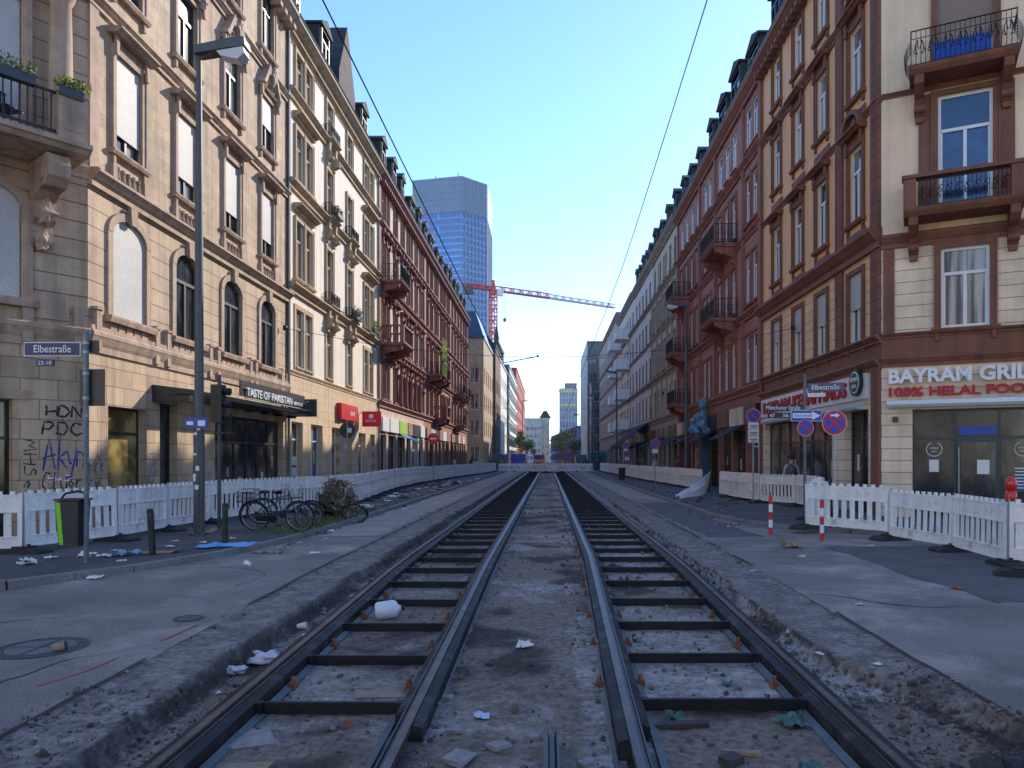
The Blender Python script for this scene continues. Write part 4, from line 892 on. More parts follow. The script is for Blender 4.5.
def zone(x,y,z):   # r: concrete, g: darker soil tone, random and along trench edges, b: shoulder asphalt
    l,r,cl=edges(y); n=fn(x,y,.55,4)
    con=0.
    if .77<x<r and 6.3<y<60: con=1.0*smooth(-.3,.0,n+.2+(.15 if x>2.3 else 0))
    if .25<x<.77: con=smooth(-.05,.3,n+.1)
    if -1.07<x<=.25: con=.8*smooth(.1,.45,n)
    if l<x<-2.6: con=.4*smooth(.0,.4,n)
    if -2.5<x<-1.07: con=.55*smooth(.0,.35,n)
    sh=max(smooth(l+.02,l-.06,x),smooth(r-.0,r+.1,x)*(1-.8*cl))
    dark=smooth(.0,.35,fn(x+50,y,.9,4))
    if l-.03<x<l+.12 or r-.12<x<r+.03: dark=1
    return (con,dark,sh,1)
def trench_mat():
    m=bpy.data.materials.new('track_bed_soil_concrete'); m.use_nodes=True; nt=m.node_tree; L=nt.links; b=nt.nodes['Principled BSDF']; b.inputs['Roughness'].default_value=.93; b.inputs['Specular IOR Level'].default_value=.3
    tc=_n(nt,'ShaderNodeTexCoord'); at=_n(nt,'ShaderNodeVertexColor',layer_name='zone'); sp=_n(nt,'ShaderNodeSeparateColor'); L.new(at.outputs[0],sp.inputs[0])
    def nz(sc,det,lo,hi,a,c):
        n=_n(nt,'ShaderNodeTexNoise'); n.inputs['Scale'].default_value=sc; n.inputs['Detail'].default_value=det; n.inputs['Roughness'].default_value=.65; L.new(tc.outputs['Object'],n.inputs['Vector'])
        r=_n(nt,'ShaderNodeMapRange'); r.inputs[1].default_value=lo; r.inputs[2].default_value=hi; r.inputs[3].default_value=a; r.inputs[4].default_value=c; L.new(n.outputs[0],r.inputs[0]); return r.outputs[0],n.outputs[0]
    def mix(f,c1,c2):
        x=_n(nt,'ShaderNodeMix',data_type='RGBA'); L.new(f,x.inputs[0])
        for i,c in((6,c1),(7,c2)):
            if isinstance(c,tuple): x.inputs[i].default_value=(*c,1)
            else: L.new(c,x.inputs[i])
        return x.outputs[2]
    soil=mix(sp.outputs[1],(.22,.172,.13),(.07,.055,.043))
    conc=mix(nz(2.5,5,.35,.65,0,1)[0],(.40,.36,.31),(.22,.195,.165))
    shl=mix(nz(3,6,.4,.62,0,1)[0],(.155,.138,.122),(.27,.235,.20))
    # breakup of the concrete edge
    br=nz(5,8,.35,.65,-.35,.35)[0]
    ad=_n(nt,'ShaderNodeMath',operation='ADD',use_clamp=True); L.new(sp.outputs[0],ad.inputs[0]); L.new(br,ad.inputs[1])
    ml=_n(nt,'ShaderNodeMath',operation='MULTIPLY',use_clamp=True); L.new(ad.outputs[0],ml.inputs[0]); L.new(sp.outputs[0],ml.inputs[1])
    mm=_n(nt,'ShaderNodeMath',operation='MULTIPLY',use_clamp=True); L.new(ml.outputs[0],mm.inputs[0]); mm.inputs[1].default_value=2.
    c=mix(mm.outputs[0],soil,conc); c=mix(sp.outputs[2],c,shl)
    f=_n(nt,'ShaderNodeMath',operation='MULTIPLY'); L.new(nz(14,8,.3,.7,.45,1.5)[0],f.inputs[0]); L.new(nz(110,3,.3,.7,.7,1.3)[0],f.inputs[1])
    vm=_n(nt,'ShaderNodeVectorMath',operation='SCALE'); L.new(c,vm.inputs[0]); L.new(f.outputs[0],vm.inputs['Scale']); L.new(vm.outputs[0],b.inputs['Base Color'])
    bp=_n(nt,'ShaderNodeBump'); bp.inputs['Strength'].default_value=.9; bp.inputs['Distance'].default_value=.013; L.new(nz(28,8,0,1,0,1)[0],bp.inputs['Height']); L.new(bp.outputs[0],b.inputs['Normal'])
    return m
TM=trench_mat()
sheet('track_bed',XL,XR,[1.5,2,2.6]+yseq(3.2,97.8,.0085,.8),.045,htrench,TM,zone)
# pavements with kerb
def pave(name,kerb,outer,z=.10):
    pts=kerb+outer
    mb=MB(); mb.xy(pts,-.3,z); o=mb.build(name,pavm); o['kind']='structure'
    k=MB()
    for a,b in zip(kerb[:-1],kerb[1:]):
        d=Vector((b[0]-a[0],b[1]-a[1])); L=d.length; d.normalize(); n=Vector((-d.y,d.x)); m=max(1,round(L/1.0))
        if sum((n.x*(c[0]-a[0])+n.y*(c[1]-a[1])) for c in outer)>0: n=-n
        for i in range(m):
            p=Vector(a)+d*(L*i/m+.006); q=Vector(a)+d*(L*(i+1)/m-.006)
            if (p.y>60 and i%3): continue
            j=random.uniform(-.006,.01)
            k.xy([tuple(p-n*.05),tuple(q-n*.05),tuple(q+n*.10),tuple(p+n*.10)] if False else [tuple(p+n*.07),tuple(q+n*.07),tuple(q-n*.08),tuple(p-n*.08)],-.15,z+.006+j)
    ko=k.build('kerb',kerbm); ko['kind']='structure'
pave('pavement',[(-30,7.3),(-14,8.0),(-10,8.8),(-8.6,9.4),(-7.5,10.3),(-6.6,11.8),(-5.95,13.6),(-5.6,16),(-5.5,19),(-5.45,30),(-5.45,97.7)],[(-10.8,97.7),(-10.8,17),(-13.3,13.9),(-30,13.9)])
pave('pavement',[(30,15.4),(12,16.2),(8.6,17.0),(7.2,17.7),(6.1,18.6),(5.4,20.3),(5.0,23),(4.95,97.7)],[(10.2,97.7),(10.2,22),(14,20.4),(30,20.4)])
MB().quad((-34,97.85,.02),(-34,96,.02),(-10.8,96,.02),(-10.8,97.85,.02))
# ---------------- TRACKS
railS=mat('worn_rail_steel',(.07,.06,.055),rough=.5,metal=.5,var=.3,vs=3,fine=.2,fs=40,bump=.2,bs=50,bd=.003,stain=(2.5,.58,.7,(.14,.08,.05)))
railH=mat('rail_running_surface',(.12,.108,.098),rough=.5,metal=.3,spec=.4,var=.35,vs=3,fine=.25,bump=.15,stain=(1.5,.5,.64,(.15,.10,.065)))
rub=mat('black_rail_rubber',(.024,.022,.021),rough=.7,spec=.25,var=.3,vs=4,bump=.2,stain=(3,.5,.72,(.10,.095,.09)))
tiem=mat('black_tie_bar_paint',(.014,.014,.016),rough=.6,spec=.3,var=.25,vs=5)
clampm=mat('rusty_clamp',(.24,.09,.04),rough=.8,var=.4,vs=20); seal=mat('pale_sealing_strip',(.10,.12,.12),rough=.7,var=.3,vs=3)
def rx(xn,xf,y): return xf+(xn-xf)*max(0,min(1,(14-y)/9.5))
RY=[2.2,3,4,5,6,7,8,9,10,11,12,14,18,30,60,97]
def extr(mb,prof,xn,xf,ys,s):
    n=len(prof); vs=[]
    for y in ys:
        X=rx(xn,xf,y); vs+=[(X+s*px_,y,g(y)+pz) for px_,pz in prof]
    fs=[]
    for j in range(len(ys)-1):
        for i in range(n): fs.append((j*n+i,j*n+(i+1)%n,(j+1)*n+(i+1)%n,(j+1)*n+i))
    fs+=[tuple(range(n)),tuple((len(ys)-1)*n+i for i in range(n-1,-1,-1))]
    mb.add(vs,fs)
HEAD=[(-.055,-.002),(.008,-.002),(.014,-.03),(.036,-.03),(.04,-.012),(.054,-.012),(.054,-.055),(.012,-.075),(.012,-.15),(.085,-.165),(.085,-.185),(-.085,-.185),(-.085,-.165),(-.012,-.15),(-.012,-.07),(-.055,-.05)]
def clipy(y0): return [y0]+[y for y in RY if y>y0+.2]
def track(label,rails,ty0):
    t=thing('tram_track',label,'tram track',(0,0,0))
    for (xn,xf,s,fy) in rails:
        mb=MB(); extr(mb,HEAD,xn,xf,RY,s); r=mb.build('rail',railS,t)
        mb=MB(); extr(mb,[(-.052,.0),(.005,.0),(.005,-.006),(-.052,-.006)],xn,xf,RY,s); mb.build('running_surface',railH,r,I4)
        mb=MB(); extr(mb,[(-.135,-.03),(-.058,-.014),(-.058,-.06),(-.02,-.08),(-.02,-.16),(-.125,-.16)],xn,xf,clipy(fy),s); mb.build('rubber_filler',rub,t)
        mb=MB(); extr(mb,[(.057,-.02),(.125,-.05),(.12,-.16),(.02,-.16),(.02,-.08),(.057,-.06)],xn,xf,clipy(fy+.3),s); mb.build('rubber_filler',rub,t)
        mb=MB(); extr(mb,[(-.17,-.15),(-.14,-.13),(-.137,-.175),(-.17,-.175)],xn,xf,RY,s); extr(mb,[(.14,-.13),(.20,-.15),(.20,-.175),(.137,-.175)],xn,xf,RY,s); mb.build('sealing_strip',seal,t)
    ys=[]; y=ty0
    while y<96: ys.append(y); y+=1.33
    ln=[r for r in rails]
    for i,y in enumerate(ys):
        a=rx(ln[0][0],ln[0][1],y)+.13; b=rx(ln[1][0],ln[1][1],y)-.13
        z=g(y); MB().box(a,b,y-.02,y+.02,z-.155,z-.06).box(a,a+.05,y-.06,y+.02,z-.155,z-.05).box(b-.05,b,y-.06,y+.02,z-.155,z-.05).build('tie_bar',tiem,t)
    for i,y in enumerate(ys[:12]):
        for j,(xn,xf,s,fy) in enumerate(rails):
            for q in(-.19,.19):
                if (i*3+j+(q>0))%3==2: continue
                yy=y+.62+(.05 if q>0 else 0); X=rx(xn,xf,yy)+q; z=g(yy)
                m=MB().box(X-.035,X+.035,yy-.05,yy+.05,z-.18,z-.125).box(X-.02,X+.02,yy-.03,yy+.03,z-.125,z-.10); m.lathe((X,yy,z-.10),[(.02,0),(.02,.03),(.012,.035)],6); m.build('clamp',clampm,t)
    return t
track('left tram track of dark grooved rails joined by black tie bars',[(-2.44,-2.55,1,2.2),(-1.03,-1.08,-1,5.35)],5.98)
track('right tram track of dark grooved rails joined by black tie bars',[(.60,.80,1,5.1),(2.20,2.29,-1,2.2)],6.06)
t=thing('rail_offcut','short loose piece of dark grooved rail lying between the two tracks','rail',(0.02,0,0))
mb=MB(); n0=len(mb.v)
P_=[(-.05,.12),(-.02,.12),(-.01,.06),(.025,.06),(.04,.11),(.055,.11),(.055,.0),(-.05,.0)]
vs=[(x,y,z+g(y)-.15) for y in(3.2,5.35) for x,z in P_]; k=len(P_)
mb.add(vs,[(i,(i+1)%k,(i+1)%k+k,i+k) for i in range(k)]+[tuple(range(k)),tuple(range(2*k-1,k-1,-1))]); mb.build('channel',railS,t)

seam=flat('tar_joint',(.02,.02,.02),.6)
for X_ in(XL-.02,XR+.02):
    mb=MB(); ys_=yseq(3.2,90,.05,4); 
    for a,b in zip(ys_[:-1],ys_[1:]):
        w0=.02; xa=X_+.02*fn(X_,a,1.2); xb=X_+.02*fn(X_,b,1.2)
        if fn(X_*3,a,.4)>-.25: mb.add([(xa-w0,a,hroad(X_-.1,a)+.006),(xa+w0,a,hroad(X_-.1,a)+.006),(xb+w0,b,hroad(X_-.1,b)+.006),(xb-w0,b,hroad(X_-.1,b)+.006)],[(0,1,2,3)])
    mb.build('tar_joint',seam)['kind']='structure'

dpat=mat('dark_asphalt_patch',(.11,.102,.097),rough=.9,var=.25,vs=1.5,fine=.3,fs=60,bump=.8,bs=90,bd=.008)
lpat=mat('pale_asphalt_patch',(.31,.28,.245),rough=.9,var=.25,vs=1.2,fine=.25,fs=45,bump=.5,bs=70,bd=.006)  # paler asphalt tone for two long strips beside the tracks
def patch(x0,x1,y0,y1,m,sd,lift=.006):
    xs=[x0+(x1-x0)*i/12 for i in range(13)]; n_=max(12,int((y1-y0)/.4)); ys_=[y0+(y1-y0)*i/n_ for i in range(n_+1)]; vs=[];fs=[]
    for j,y in enumerate(ys_):
        for i,x in enumerate(xs):
            ex=.16*fn(sd+i*.1,y,1.4) if i in(0,12) else 0; ey=.2*fn(x,sd,1.4) if j in(0,n_) else 0
            vs.append((x+ex,y+ey,hroad(min(max(x+ex,-99),99),y+ey)+lift))
    for j in range(n_):
        for i in range(12): a=j*13+i; fs.append((a,a+1,a+14,a+13))
    MB().add(vs,fs).build('asphalt_patch',m)['kind']='structure'
patch(5.6,9.5,9.5,15.2,dpat,1); patch(3.6,4.9,17,30,dpat,5); patch(-5.2,-3.95,17,38,lpat,7); patch(3.55,4.7,33,60,lpat,8); patch(-9.5,-6.0,5.2,6.6,dpat,9)
mb=MB(); rc=random.Random(21)
for (x,y,a,n_) in ((4.2,6.6,.3,14),(5.2,9.2,2.6,16),(4.0,12.5,1.2,18),(-4.6,6.1,2.2,14),(-6.3,8.3,.4,16),(-4.4,10.5,1.8,18),(-5.0,14,1.3,14),(6.6,8.2,1.0,16),(4.4,15.5,1.5,16),(7.8,8.8,.2,12)):
    w_=.007
    for k in range(n_):
        a+=rc.uniform(-.55,.55); L_=rc.uniform(.1,.25); x2=x+cos(a)*L_; y2=y+sin(a)*L_
        if XL-.05<x2<XR+.05 or y2>17: break
        w2=w_*rc.uniform(.5,1.4); nx,ny=-sin(a),cos(a)
        mb.add([(x-nx*w_,y-ny*w_,hroad(x,y)+.005),(x+nx*w_,y+ny*w_,hroad(x,y)+.005),(x2+nx*w2,y2+ny*w2,hroad(x2,y2)+.005),(x2-nx*w2,y2-ny*w2,hroad(x2,y2)+.005)],[(0,1,2,3)])
        x,y,w_=x2,y2,max(.003,w2)
mb.build('crack',seam)['kind']='structure'
# ---------------- BARRIERS
bwhite=mat('white_barrier_plastic',(.80,.78,.75),rough=.6,var=.12,vs=3,fine=.08,bump=.1,streak=.12,stain=(2.2,.55,.75,(.40,.37,.33)))
bwarm=mat('warm_white_barrier_plastic',(.80,.76,.70),rough=.6,var=.12,vs=3,fine=.08,bump=.1,streak=.12,stain=(2.2,.56,.74,(.55,.5,.43)))
footm=mat('recycled_rubber_foot',(.03,.03,.032),rough=.9,var=.3,vs=6)
refl=flat('reflector',(.75,.75,.8),.3); redpl=flat('red_plastic',(.6,.012,.012),.3,coat=.5)
def panel_mesh(kind=0,m=None):
    def f():
        mb=MB(); L=2.0
        mb.box(.02,1.98,-.022,.022,.66,.95); mb.box(.02,1.98,-.035,.035,.93,.96); mb.box(.02,1.98,-.035,.035,.64,.67)
        mb.box(.02,1.98,-.022,.022,.03,.21); mb.box(.02,1.98,-.035,.035,.01,.04); mb.box(.02,1.98,-.035,.035,.19,.215)
        for x in(.0,1.93): mb.box(x,x+.07,-.036,.036,0,.985)
        n=9
        for k in range(n):
            x=.10+k*(1.82/n); mb.box(x,x+(.115 if kind==0 else .15),-.007,.007,.2,.66)
        if kind==1: mb.box(.8,1.2,-.03,.03,.3,.62)
        for k in range(10): 
            x=.1+k*.19; mb.box(x,x+.075,-.02,.02,.95,1.02)
        for k in range(12):
            x=.12+k*.16
            for z in(.72,.8,.88) : 
                if (k+int(z*100))%3==0: mb.lathe((x,-.022,z),[(.008,-.008),(.008,0)],6,'y')
        return mb.mesh('panel',m)
    return cached(('pan',kind,m.name),f)
foot_me=None
def foot_mesh():
    return cached(('foot',),lambda: MB().yz([(-.4,0),(-.4,.04),(-.28,.09),(.28,.09),(.4,.04),(.4,0)],-.19,.19).box(-.12,.12,-.16,.16,.091,.125).box(-.03,.03,-.09,-.06,.1251,.16).mesh('ballast_block',footm))
def pole_mesh(): return cached(('fp',),lambda: MB().tube((0,0,0.05),(0,0,1.08),.02,n=8).mesh('connector',steel))
def resample(pts,step):
    out=[Vector(pts[0])]; i=0; cur=Vector(pts[0]); pts=[Vector(p) for p in pts]; i=1
    while i<len(pts):
        d=(pts[i]-cur).length
        if d>=step: cur=cur+(pts[i]-cur).normalized()*step; out.append(cur.copy())
        else:
            # walk over the corner
            nxt=i+1
            if nxt>=len(pts): break
            seg=pts[nxt]-pts[i]; L=seg.length; t=0
            lo,hi=0,L
            if (pts[nxt]-cur).length<step: i+=1; continue
            for _ in range(30):
                mid=(lo+hi)/2
                if (pts[i]+seg.normalized()*mid-cur).length<step: lo=mid
                else: hi=mid
            cur=pts[i]+seg.normalized()*lo; out.append(cur.copy()); i+=1
    return out
def barrier_row(pts,base,m,labels,far_label,group,lift=.1,flip=False,feet=True,offset=0):
    P=resample(pts,2.035); rd=random.Random(len(P)+offset)
    for i in range(len(P)-1):
        a,b=P[i],P[i+1]
        ang=atan2(b.y-a.y,b.x-a.x)
        z=base(a)
        t=thing('barrier',labels[i] if i<len(labels) else far_label,'barrier',(a.x,a.y,z+.1),ang,group)
        t.rotation_euler=(rd.uniform(-.03,.03),rd.uniform(-.012,.012),ang+rd.uniform(-.015,.015))
        inst('panel',panel_mesh(1 if (i+offset)%5==3 else 0,m),t); inst('connector',pole_mesh(),t,(0,0,-.05))
        fo=bpy.data.objects.new('ballast_block',foot_mesh()); COL.objects.link(fo); fo.location=(a.x,a.y,z+.002); fo.rotation_euler=(0,0,ang+rd.uniform(-.25,.25))
        tag(fo,(FL.pop(0) if (feet and FL and i<3) else 'black rubber foot under the joints of the white barriers in the long rows'),'barrier foot','black rubber feet under the barriers')
    return P
zl=lambda p: .10
FL=['black rubber foot under the barrier joint left of the litter bin','black rubber foot between bin and nearer black bollard on the left pavement','black rubber foot behind the nearer leaning black bollard']
barrier_row([(-13.2,12.0),(-11.3,12.55),(-9.4,13.15),(-8.84,15.3),(-8.9,18.9),(-8.55,20.8),(-8.1,22.6),(-7.3,26),(-7.1,28),(-7.6,33),(-8.2,40),(-8.5,48),(-8.0,64),(-7.0,80),(-6.6,95.5)],zl,bwhite,
 ['white slatted barrier panel cut by the left picture edge, outermost','white slatted barrier panel left of the joint beside the green striped bin','white slatted barrier panel behind the black bin with green stripe','white slatted barrier panel behind the nearer black bollard','white slatted barrier panel just left of the tall lamp post','white barrier panel directly behind the farther black bollard','white barrier panel behind the basket of the parked bicycle','white barrier panel with a bright sunlit patch behind the bicycles','white barrier panel behind the fallen bicycle and dry bush','white barrier panel right behind the dry bush'],
 'white slatted barrier panel in the long row on the left, beyond the dry bush','barrier panels along the left pavement')
FL=['black rubber foot lying beside the barriers near the right picture edge','black rubber foot under the panel with the red warning lamps','black rubber foot under the third barrier joint from the right']
zr=lambda p: .0 if p.y<17.4 and p.x<12 else (.0 if p.y<16.3 else .10)
barrier_row([(6.2,17.9),(7.5,16.33),(7.8,14.31),(7.6,12.28),(9.6,11.88),(11.7,11.5)],zr,bwhite,
 ['white barrier panel before the corner pilaster, beside the red white bollard', 'white barrier panel before the left shop window of the grill', 'white barrier panel left of the warning lamps with a light reflection', 'white slatted barrier panel carrying the red warning lamps', 'white slatted barrier panel cut by the right picture edge'],'','barrier panels along the right pavement')
FL=[]
barrier_row([(6.9,18.4),(7.1,20.2),(8.3,22.4),(8.72,24.0),(8.8,26.0),(8.0,28.0),(7.75,30.5),(7.9,36)],lambda p:.1,bwarm,
 ['warm white barrier panel behind the round no stopping sign pole','warm white barrier panel between street sign pole and corner pilaster','warm white barrier panel in front of the walking person','warm white barrier panel left of the street sign pole','warm white barrier panel right of the no parking sign pole','warm white barrier panel behind the no parking sign pole','warm white barrier panel just right of the slumped white sheet','warm white barrier panel behind the slumped white sheet'],'warm white barrier panel beside the slumped white sheet','barrier panels along the right pavement',offset=3)
barrier_row([(7.9,38.2),(7.8,43),(7.3,55),(7.0,68),(6.7,95.5)],lambda p:.1,bwarm,[],'warm white barrier panel in the long row on the right, beyond the slumped sheet','barrier panels along the right pavement',offset=5)
barrier_row([(-6.4,96.6),(6.7,96.6)],lambda p:.0,bwhite,[],'white barrier panel in the short row closing the street across both tracks','barrier panels across the far end of the tracks',offset=2)
fo=bpy.data.objects.new('ballast_block',foot_mesh()); COL.objects.link(fo); fo.location=(7.25,11.35,.002); fo.rotation_euler=(0,0,1.1); tag(fo,'loose black rubber foot with a pale sticker at the right picture edge','barrier foot','black rubber feet under the barriers')
# slumped sheet
t=thing('plastic_sheet','crumpled white plastic sheet slumped off the right barrier row onto the road','plastic sheet',(0,0,0))
vs=[];fs=[];NU,NV=26,12
for i in range(NU+1):
    u=i/NU
    for j in range(NV+1):
        v=j/NV
        x=8.05-2.5*u**1.1-.55*v*(1-u); y=36.7-4.2*u-1.5*v
        z=.10+1.08*(1-v)*(1-u)**1.4+.10*(1-v)+.16*sin(v*9+u*3)*(.3+.5*u)*(1-.3*u)+.16*noise.noise(Vector((u*4,v*3,1)))
        z=max(z,.09)
        vs.append((x,y,z)); 
for i in range(NU):
    for j in range(NV): a=i*(NV+1)+j; fs.append((a,a+1,a+NV+2,a+NV+1))
MB().add(vs,fs).build('sheet',flat('white_plastic_sheet',(.85,.84,.82),.5),t,smooth=True)
# warning lamps on the barrier
for k,(x,y,l) in enumerate(((7.72,12.42,'red plastic warning lamp on the barrier joint near the right picture edge'),(8.3,12.30,'red plastic warning lamp cut by the right picture edge'))):
    t=thing('warning_lamp',l,'warning lamp',(x,y,1.10),0,'red warning lamps on the barriers')
    MB().lathe((0,0,0),[(.085,0),(.09,.03),(.09,.12),(.07,.15),(.06,.16)],16).build('housing',redpl,t,smooth=True)
    MB().lathe((0,0,.16),[(.06,0),(.085,.02),(.09,.12),(.075,.2),(.03,.235),(.02,.24)],16).build('lens',redpl,t,smooth=True)
# ---------------- STREET FURNITURE
galv=mat('painted_lamp_pole',(.085,.09,.10),rough=.5,metal=.3,var=.2,streak=.2); lensm=flat('lamp_lens',(.55,.55,.55),.25)
def lamp(label,x,y,h,s,arm=1.1,sg=1,r=.11,zb=.1):
    t=thing('street_lamp',label,'street lamp',(x,y,zb),0,'street lamps along the kerbs')
    MB().lathe((0,0,0),[(r*1.6,0),(r*1.6,.05),(r,.06),(r,2.2),(r*.85,2.25),(r*.7,h*.7),(r*.45,h)],14).box(-.05,.05,-r-.012,-r+.01,.5,1.1).build('pole',galv,t,smooth=False)
    MB().tube((0,0,h-.25),(sg*arm*.35,0,h-.12),.035).build('arm',galv,t)
    a=arm
    mb=MB().xz([(sg*-.05,h-.22),(sg*-.05,h-.05),(sg*a*.9,h+.16),(sg*a,h+.12),(sg*a*1.02,h-.04)],-.17,.17); mb.build('lamp_head',galv,t)
    MB().xz([(sg*a*.42,h-.16),(sg*a*.98,h-.06),(sg*a*1.0,h-.2),(sg*a*.85,h-.34),(sg*a*.5,h-.26)],-.15,.15).build('lens',lensm,t)
    return t
LP=lamp('tall dark street lamp with box shaped head towering over the left pavement',-7.68,16.4,10.75,1,1.05,1,.115)
lamp('grey street lamp before the mauve sandstone house, right pavement',7.98,43,10.6,1,1.1,-1)
lamp('street lamp before the grey rendered house, farther along the right pavement',7.0,76,10.5,1,1.1,-1)
lamp('distant street lamp before the beige office house on the right',6.9,105,10.5,1,1.2,-1,zb=0)
lamp('distant thin street lamp at the left end of the street',-7.2,210,18,1,1.5,1,.14,zb=0)
lamp('distant street lamp at the right before the tower block',6.0,140,10,1,1.2,-1,zb=0)
# plates on the lamp post
p=thing('blue_plate','blue sign plates clamped round the tall left lamp post','sign',(-7.68,16.25,0)); MB().box(-.25,.25,-.0,.02,2.45,2.68).build('plate',signB,p); MB().box(-.2,-.06,-.004,-.001,2.52,2.6).box(.04,.2,-.004,-.001,2.5,2.62).build('lettering',letW,p)
mb=MB(); rd_s=random.Random(4)
for k in range(10): q=rd_s.uniform(.9,2.6); a_=rd_s.uniform(-.08,.02); mb.box(a_,a_+rd_s.uniform(.04,.09),-.13,-.121-.001*k,q,q+rd_s.uniform(.04,.11))
mb.build('sticker',[paper],LP)
# street name post left
polem=mat('blue_grey_pole',(.13,.16,.18),rough=.5,metal=.4,var=.25,vs=4,stain=(5,.55,.7,(.4,.4,.38)))
sp=thing('street_sign_post','grey pole with blue Elbestraße street name plate at the left pavement edge','street sign',(-7.5,12.1,.1))
MB().tube((0,0,-.1),(0,0,3.75),.04,n=12).build('pole',polem,sp)
nb=flat('dark_blue_enamel',(.015,.02,.12),.3)
MB().box(-1.0,-.08,-.02,.02,3.35,3.58).build('name_plate',signWh,sp); 
MB().box(-.985,-.095,-.025,-.0205,3.365,3.565).build('plate_face',nb,sp)
text('Elbestraße',letW,sp,FR(-.83,-.03,3.41),.6,.12,.002)
MB().box(-.8,-.52,-.018,.012,3.19,3.3).build('number_plate',nb,sp); text('22-18',letW,sp,FR(-.77,-.024,3.215),.22,.06,.002)
MB().box(-.14,.26,.05,.075,2.55,3.15).build('square_sign',dkgrey,sp)
MB().box(.0,.17,.05,.07,3.42,3.62).build('square_sign',dkgrey,sp)
mb=MB()
for z in(2.65,3.05,3.4,3.55): mb.lathe((0,0,z),[(.05,0),(.05,.04)],12)
mb.build('clamp',steel,sp)
b=thing('litter_bin','black litter bin with bright green stripe hung on the street name pole','bin',(-7.75,12.15,.38)); b.scale=(.8,.8,1)
MB().xy([(-.2,-.2),(.24,-.2),(.24,.2),(-.2,.2)],0,.02).add([(-.17,-.17,0),(.2,-.17,0),(.2,.17,0),(-.17,.17,0),(-.23,-.21,.72),(.24,-.21,.72),(.24,.2,.72),(-.23,.2,.72)],[(0,1,5,4),(1,2,6,5),(2,3,7,6),(3,0,4,7),(4,5,6,7)]).build('bin_body',flat('dark_grey_bin',(.02,.025,.032),.5),b)
MB().add([(-.16,-.176,.02),(-.08,-.176,.02),(-.12,-.216,.7),(-.222,-.216,.7)],[(0,1,2,3)]).add([(-.174,-.172,.02),(-.174,.1,.02),(-.236,.12,.7),(-.236,-.212,.7)],[(0,1,2,3)]).build('stripe',flat('lime_green_strip',(.2,.6,.03),.5),b)
MB().path([(-.25,0,.74),(-.15,0,.84),(.1,0,.88),(.3,0,.84)],.02).xy([(-.25,-.23),(.28,-.23),(.28,.22),(-.25,.22)],.73,.76).build('lid',blkm,b)
# bollards
for x,y,tl,l in((-6.95,13.1,-.06,'nearer leaning black post standing on the left pavement edge'),(-6.38,14.7,.01,'farther upright black post beside the light blue sheet')):
    t=thing('black_bollard',l,'bollard',(x,y,.08),0,'black posts on the left pavement'); t.rotation_euler=(0,tl,0)
    MB().lathe((0,0,0),[(.07,0),(.07,.02),(.055,.02),(.055,.8),(.045,.83)],12).build('post',blkm,t); MB().lathe((0,0,.7),[(.057,0),(.057,.03)],12).build('ring',dkgrey,t)
for x,y,zb,l,tp in((-6.28,22.3,.1,'red and white striped bollard beside the dry bush on the left',1),(5.2,17.4,0,'red and white striped bollard standing alone on the right, left of the other',1),(5.92,16.1,0,'red and white striped bollard beside the end of the right barrier row',0)):
    t=thing('striped_bollard',l,'bollard',(x,y,zb),0,'red and white striped bollards')
    for k in range(5):
        MB().lathe((0,0,k*.18),[(.045,0.0),(.045,.18)],12).build('red_band' if k%2==0 else 'white_band',redpl if k%2==0 else letW,t)
    if tp: MB().tube((0,0,.9),(0,0,1.0),.012).build('spike',blkm,t)
bn=thing('litter_bin','dark litter bin standing before the right barriers far down the road','bin',(5.75,58,0)); MB().lathe((0,0,0),[(.22,0),(.26,.95)],14).build('bin_body',flat('black_bin',(.012,.014,.02),.5),bn); MB().lathe((0,0,.95),[(.29,0),(.29,.08),(.2,.12)],14).build('lid',dkgrey,bn)
# round signs
redS_=flat('traffic_sign_red',(.6,.01,.02),.35); blS=flat('traffic_sign_blue',(.01,.07,.45),.35)
def round_sign(root,z,R,kind,M=I4,x=0):
    o=MB().lathe((x,0,z),[(R,0),(R,.012)],28,'y').build('sign_disc',redS_ if kind!='back' else dkgrey,root,M)
    if kind=='back': return o
    MB().lathe((x,-.004,z),[(R*.8,0),(R*.8,.003)],28,'y').build('sign_face',blS,o,I4)
    MB().path([(x+R*.985*cos(t*pi/14),-.003,z+R*.985*sin(t*pi/14)) for t in range(28)],.006,4,True).build('rim',letW,o,I4)
    m=MB(); w=R*.1
    for s_ in((1,-1) if kind=='stop' else (1,)):
        d=Vector((1,0,-s_)).normalized(); n=Vector((s_,0,1)).normalized()
        a=Vector((x,0,z))-d*R*.82; b_=Vector((x,0,z))+d*R*.82; y=-.009 if s_==1 else -.0075
        m.add([(*(a+n*w)[:1],y,(a+n*w).z),((b_+n*w).x,y,(b_+n*w).z),((b_-n*w).x,y,(b_-n*w).z),((a-n*w).x,y,(a-n*w).z)],[(0,1,2,3)])
    m.build('cross_bar',redS_,o,I4)
    return o
def arrow(M,root,x,z,L,h,sg=1):
    MB().xz([(x,z-h*.25),(x+sg*L*.6,z-h*.25),(x+sg*L*.6,z-h*.6),(x+sg*L,z),(x+sg*L*.6,z+h*.6),(x+sg*L*.6,z+h*.25),(x,z+h*.25)],-.014,-.010).build('arrow',letW,root,M)
t=thing('no_stopping_sign','large round red and blue no stopping sign with white arrow on its own pole','traffic sign',(6.98,18.15,0))
MB().tube((0,.03,0),(0,.03,2.95),.03).build('pole',steel,t); o=round_sign(t,2.66,.305,'stop'); arrow(I4,o,-.1,2.84,.22,.1)
t=thing('street_sign_post','pole with two street name plates and a blue one way arrow at the right corner','street sign',(7.93,23,.1))
MB().tube((0,0,-.1),(0,0,4.3),.045,n=12).build('pole',polem,t)
pm=MB()
rot=Matrix.Rotation(-.25,4,'Z')
